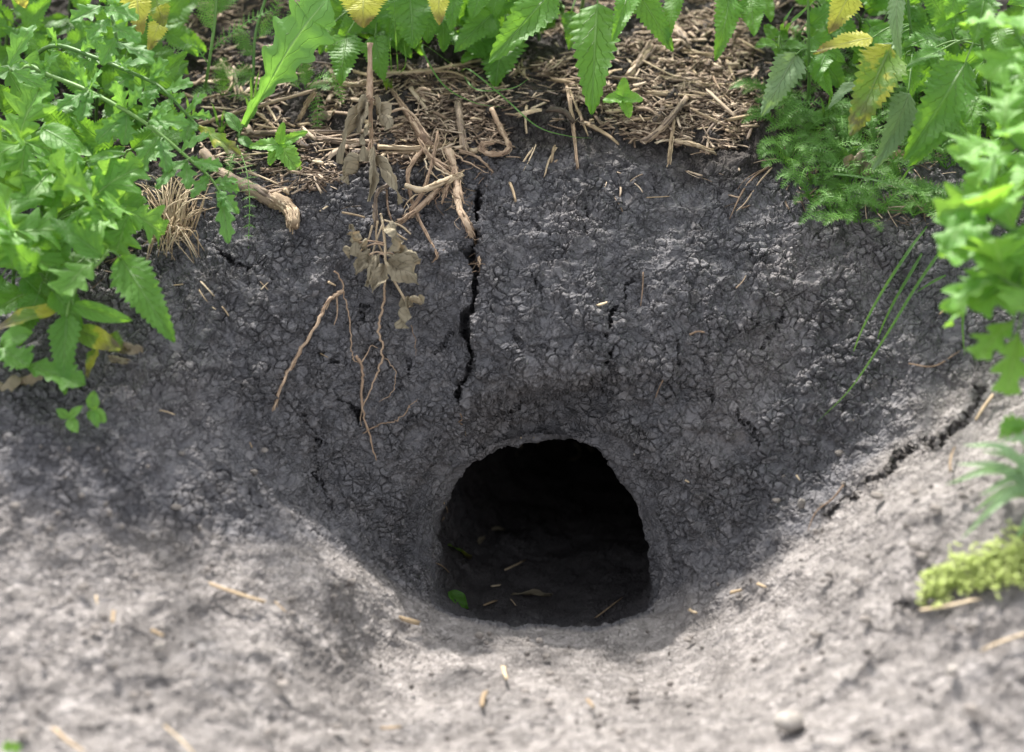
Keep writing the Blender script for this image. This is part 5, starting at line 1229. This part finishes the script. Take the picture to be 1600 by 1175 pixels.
# ---- single straws, chips and stones on the bare soil
def bit(label, a, b, w, mat=None, name='straw', cat='straw', lift=.004, T=.5, group=None):
    p0, n0 = hit(*a); p1, _ = hit(*b); e = (p0 - CAM).normalized() * lift
    mb = MB(); c = (p0 + p1) / 2 - e; L = (p1 - p0).length
    mb.chip(c, p1 - p0, n0, L * .92, w * U * .72, w * U * T * .6, int(a[0] * 7 + a[1]))
    tag(mb.build(name, mat or M_STRAW, None, c), label, cat, group)
for lab, a, b, w in [
    ('longer pale straw on the soil right of the left thicket', (314,440), (334,462), 5), ('straw just below the longer pale straw near the left thicket', (310,452), (324,472), 4),
    ('small straw fleck right of the leaf hanging over soil', (346,478), (358,494), 4), ('pale flat straw fleck nearest the dry grass clump', (270,446), (286,444), 5),
    ('tiny straw crumb between two straws right of the left thicket', (332,480), (338,484), 4), ('straw lying on the dark soil above the left slope', (248,640), (274,648), 3.5),
    ('upright chip standing on the upper wall right of the main crack', (797,284), (807,318), 7), ('level chip on the upper wall below the mulch', (1008,309), (1044,307), 4),
    ('straw above the upright chip on the upper wall', (832,232), (812,262), 5), ('second straw crossing above the upright chip', (838,226), (820,264), 4),
    ('pale upright straw standing below the crinkled leaves', (822,164), (822,208), 7), ('splinter leaning left of the dark brown straw', (868,230), (850,274), 6),
    ('yellowish splinter on the soil under the green trailing blade', (866,228), (862,252), 9), ('chunky tan chip right of the hanging leaf tip', (912,190), (968,224), 14),
    ('fleck of straw beside the broken branch', (500,330), (512,322), 5), ('short chip above the thin grey root', (512,440), (524,446), 7), ('straw fleck left of the long brown root', (408,452), (418,442), 3),
    ('yellow leaf fleck in the middle of the wall', (932,478), (950,472), 8), ('pale root fleck low on the left wall', (390,690), (394,700), 4),
    ('thick straw poking out under the blurred leaves', (1502,464), (1468,490), 6), ('flat tan chip on the ground beside the ragged crack', (1552,616), (1524,656), 9),
    ('straw standing on the ground under the ragged crack', (1489,700), (1484,740), 6), ('long pale stick lying on the sunlit left slope', (326,912), (410,940), 11),
    ('pale stick at the bottom left corner', (80,1136), (134,1178), 9), ('bent pale straw at the bottom left', (258,1134), (304,1178), 5),
    ('pale straw lying below the stonecrop', (1440,954), (1530,936), 8), ('long pale straw reaching in from the lower right edge', (1532,1016), (1606,988), 7),
    ('bright chip standing in the middle of the foreground', (786,1040), (792,1062), 11), ('bright chip left of the middle in the foreground', (758,1080), (752,1104), 12),
    ('bright fleck lying at the bottom left of the middle', (596,1138), (626,1136), 10), ('pale fleck right of the middle in the foreground', (918,1092), (926,1104), 12),
    ('upright straw fleck on the left sunlit slope', (178,954), (176,974), 8), ('pale fleck right of the upright straw fleck', (236,984), (256,994), 9),
    ('tiny straw fleck above the upright straw fleck', (150,930), (152,944), 6), ('thin pale twig fleck on the left sunlit slope', (430,940), (446,956), 5),
    ('pale chip on the rim left of the burrow', (626,966), (656,974), 14), ('tan chip at the foot of the wall right of the burrow', (1142,926), (1158,922), 10),
    ('pale chip higher at the foot of the right wall', (1184,912), (1198,918), 8), ('yellow chip at the right corner of the burrow mouth', (1076,952), (1088,958), 9),
    ('pale straw inside the burrow near its right corner', (930,966), (972,934), 6), ('tan chip on the burrow floor left of the curved leaf', (755,946), (776,938), 9), ('small tan chip on the burrow floor behind the curved leaf', (768,916), (782,914), 8),
    ('long straw lying back in the burrow', (790,890), (824,874), 7), ('thin dark straw by the left side inside the burrow', (680,878), (702,894), 5), ('small chip right of the curved leaf in the burrow', (798,936), (806,946), 5),
    ('tan fleck on the wall right of the burrow roof', (1070,750), (1078,754), 5), ('light fleck on the left wall above the slope', (500,552), (512,558), 4), ('rusty fleck in the mid right soil', (1322,660), (1334,656), 5),
    ('curled straw fleck above the left crack', (406,440), (418,452), 3), ('pale tan fleck low beside the right root', (1244,742), (1250,750), 4)]:
    nm = 'wood_chip' if 'chip' in lab or 'splinter' in lab else 'leaf_scrap' if 'leaf fleck' in lab else 'stick' if 'stick' in lab or 'twig' in lab else 'straw'
    bit(lab, a, b, w, M_STRAW, nm, nm.replace('_', ' '))
def stone(label, u, v, rx, rz, seed, name='pebble', mat=None, sink=.4, group=None):
    p, _ = hit(u, v); mb = MB(); mb.lump(p + Vector((0, 0, rz * U * (1 - sink))), rx * U, rx * U * .85, rz * U, seed, rough=.10)
    tag(mb.build(name, mat or M_STONE, None, p), label, name if name != 'clod' else 'clod', group)
stone('pale upright pebble on the right wall below the ragged crack', 1252, 792, 6, 9, 1)
stone('rounded blurred pebble at the bottom right of the foreground', 1232, 1134, 20, 11, 2, sink=.3)
stone('tiny pale pebble low in the main block of the wall', 915, 546, 4, 4, 3)
stone('tiny white pebble near the right of the burrow roof', 992, 711, 2.6, 2.6, 4)
stone('small pale pebble in the lower right foreground', 1488, 1052, 8, 6, 5)
stone('small flat pebble in the left foreground', 250, 1012, 9, 5, 6)
# loose clods fallen to the foot of the slopes
rc_ = random.Random(12); nC = 0
CL_GROUP = 'loose soil clods lying on the spoil'
while nC < 170:
    u, v = rc_.uniform(20, 1580), rc_.uniform(700, 1165)
    if v < 985 and 560 < u < 1060: continue
    if v < 900 and 420 < u < 1190: continue
    stone('small dry clod of soil lying loose on the pale spoil', u, v, rc_.choice((2.5, 3, 3.5, 4, 4, 5, 6, 8)) * rc_.uniform(.8, 1.2), rc_.uniform(2, 5), 50 + nC, 'clod', M_SOIL_CLOD, .45, CL_GROUP); nC += 1

# ---- dry grass clump under the left thicket
t = thing('dry_grass_tuft', 'clump of dry tan grass bent over under the left thicket', 'dry grass', hit(275, 365)[0])
rg = random.Random(21); mb = MB()
for i in range(100):
    r_ = hit(272 + rg.gauss(0, 14), 366 + rg.gauss(0, 6))[0]
    a = rg.uniform(0, 1)
    u1, v1 = (rg.uniform(205, 345), rg.uniform(262, 330)) if a < .7 else (rg.uniform(220, 320), rg.uniform(372, 412))
    g2 = hit(u1, v1)[0]; e = (g2 - CAM).normalized(); q = g2 - e * rg.uniform(.004, .03)
    m = r_.lerp(q, rg.uniform(.4, .6)) + Vector((rg.gauss(0, .006), rg.gauss(0, .004), rg.uniform(.004, .022)))
    mb = MB(); mb.tube(smooth([r_, m, q], 4), [1.3 * U, 1.5 * U, 1.4 * U, 1.3 * U, 1.2 * U, 1.1 * U, 1 * U, .8 * U, .5 * U], 4, rough=.1)
    mb.build('blade', M_STRAW, t)

# ---- mulch: chips on the top of the bank
MULCH = [(300,60),(470,70),(520,120),(640,105),(800,110),(1000,60),(1040,-20),(1180,-20),(1185,150),(1190,215),(1140,238),(1090,232),(1000,226),(950,205),(880,195),(800,200),(790,232),(700,250),(640,262),(560,255),(520,290),(440,310),(380,262),(320,250),(300,150)]
rm = random.Random(31)
PROTO = []
for i in range(26):
    mb = MB(); L = 1.0
    mb.chip(Vector((0, 0, 0)), Vector((0, 1, 0)), Vector((0, 0, 1)), (.026), rm.uniform(.0026, .0064), rm.uniform(.0012, .0026), i, bend=rm.choice((.05, .1, .3)))
    me_o = mb.build('mulch_chip', M_CHIP if i % 3 else M_STRAW, None, Vector((0, 0, 0))); PROTO.append(me_o.data); bpy.data.objects.remove(me_o)
def zone(u, v):
    if u < 520: return 'left of the dead upright stalk'
    if u < 640: return 'round the dead upright stalk'
    if u < 800: return 'behind the root tangle'
    if u < 930: return 'under the crinkled nettle leaves'
    if u < 1050: return 'round the four-leaved seedling'
    return 'beside the ferny right bank'
placed = 0
cnt = 0
while placed < 290:
    u, v = rm.uniform(300, 1190), rm.uniform(-20, 310)
    if not inside(u, v, MULCH): continue
    if 800 < u < 900 and 150 < v and rm.random() < .8: continue
    p, nrm = hit(u, v)
    a = rm.gauss(0, .7) if rm.random() < .6 else rm.uniform(-1.57, 1.57)
    d = Vector((math.cos(a), math.sin(a), rm.gauss(0, .18))); d, nz, sd = frame_of(d, nrm)
    sc_ = rm.choice((.5, .6, .7, .8, 1, 1.2, 1.5)) * rm.uniform(.85, 1.15); ws = rm.choice((.6, .8, 1.0, 1.2, 1.6)) * rm.uniform(.85, 1.1)
    o = bpy.data.objects.new('mulch_chip', rm.choice(PROTO)); COL.objects.link(o)
    M = Matrix((sd * ws, d * sc_, nz * ws)).transposed().to_4x4(); M.translation = p + nrm * rm.uniform(.002, .010); o.matrix_world = M
    size = 'short' if sc_ < .7 else 'long' if sc_ > 1.15 else 'medium'
    o['label'] = f'{size} mulch chip lying {zone(u, v)}'; o['category'] = 'mulch chip'; o['group'] = f'{size} mulch chips lying {zone(u, v)}'
    placed += 1
mb = MB()
nl = 0
while nl < 8500:
    u, v = rm.uniform(200, 1290), rm.uniform(-60, 330)
    if not inside(u, v, MULCH):
        if not (v < 60 or rm.random() < .02): continue
    if rm.random() < (.72 if u < 470 else .45 if u < 640 else .12): continue
    if float(vnoise(np.array([[u * U, v * U * 1.4, 0.0]]), .045, 61)[0]) > .18: continue
    if 790 < u < 905 and 120 < v and rm.random() < .75: continue
    p, nrm = hit(u, v); a = rm.uniform(0, 6.28)
    d = Vector((math.cos(a), math.sin(a), rm.gauss(0, .2)))
    L = rm.uniform(.004, .026); w = rm.uniform(.0007, .0034)
    mb.chip(p + nrm * rm.uniform(.0005, .006), d, nrm, L, w, w * .45, nl); nl += 1
for j in range(700):                                   # dead bits under the yarrow and along the foot of both thickets
    u, v = (rm.uniform(1190, 1500), rm.uniform(90, 372)) if j < 450 else (rm.uniform(150, 400), rm.uniform(240, 470))
    if j < 450 and not inside(u, v - 14, PATCH): continue
    if j >= 450 and v > 560 - u * .65: continue
    p, nrm = hit(u, v); a = rm.uniform(0, 6.28); d = Vector((math.cos(a), math.sin(a), rm.gauss(0, .5)))
    mb.chip(p + nrm * rm.uniform(.001, .012), d, nrm, rm.uniform(.005, .02), rm.uniform(.0006, .002), .0007, 9000 + j)
o = mb.build('mulch_litter', [M_CHIP], None, Vector((0, .2, .18))); tag(o, 'fine shredded straw and bark litter covering the top of the bank', 'litter', None, 'stuff')
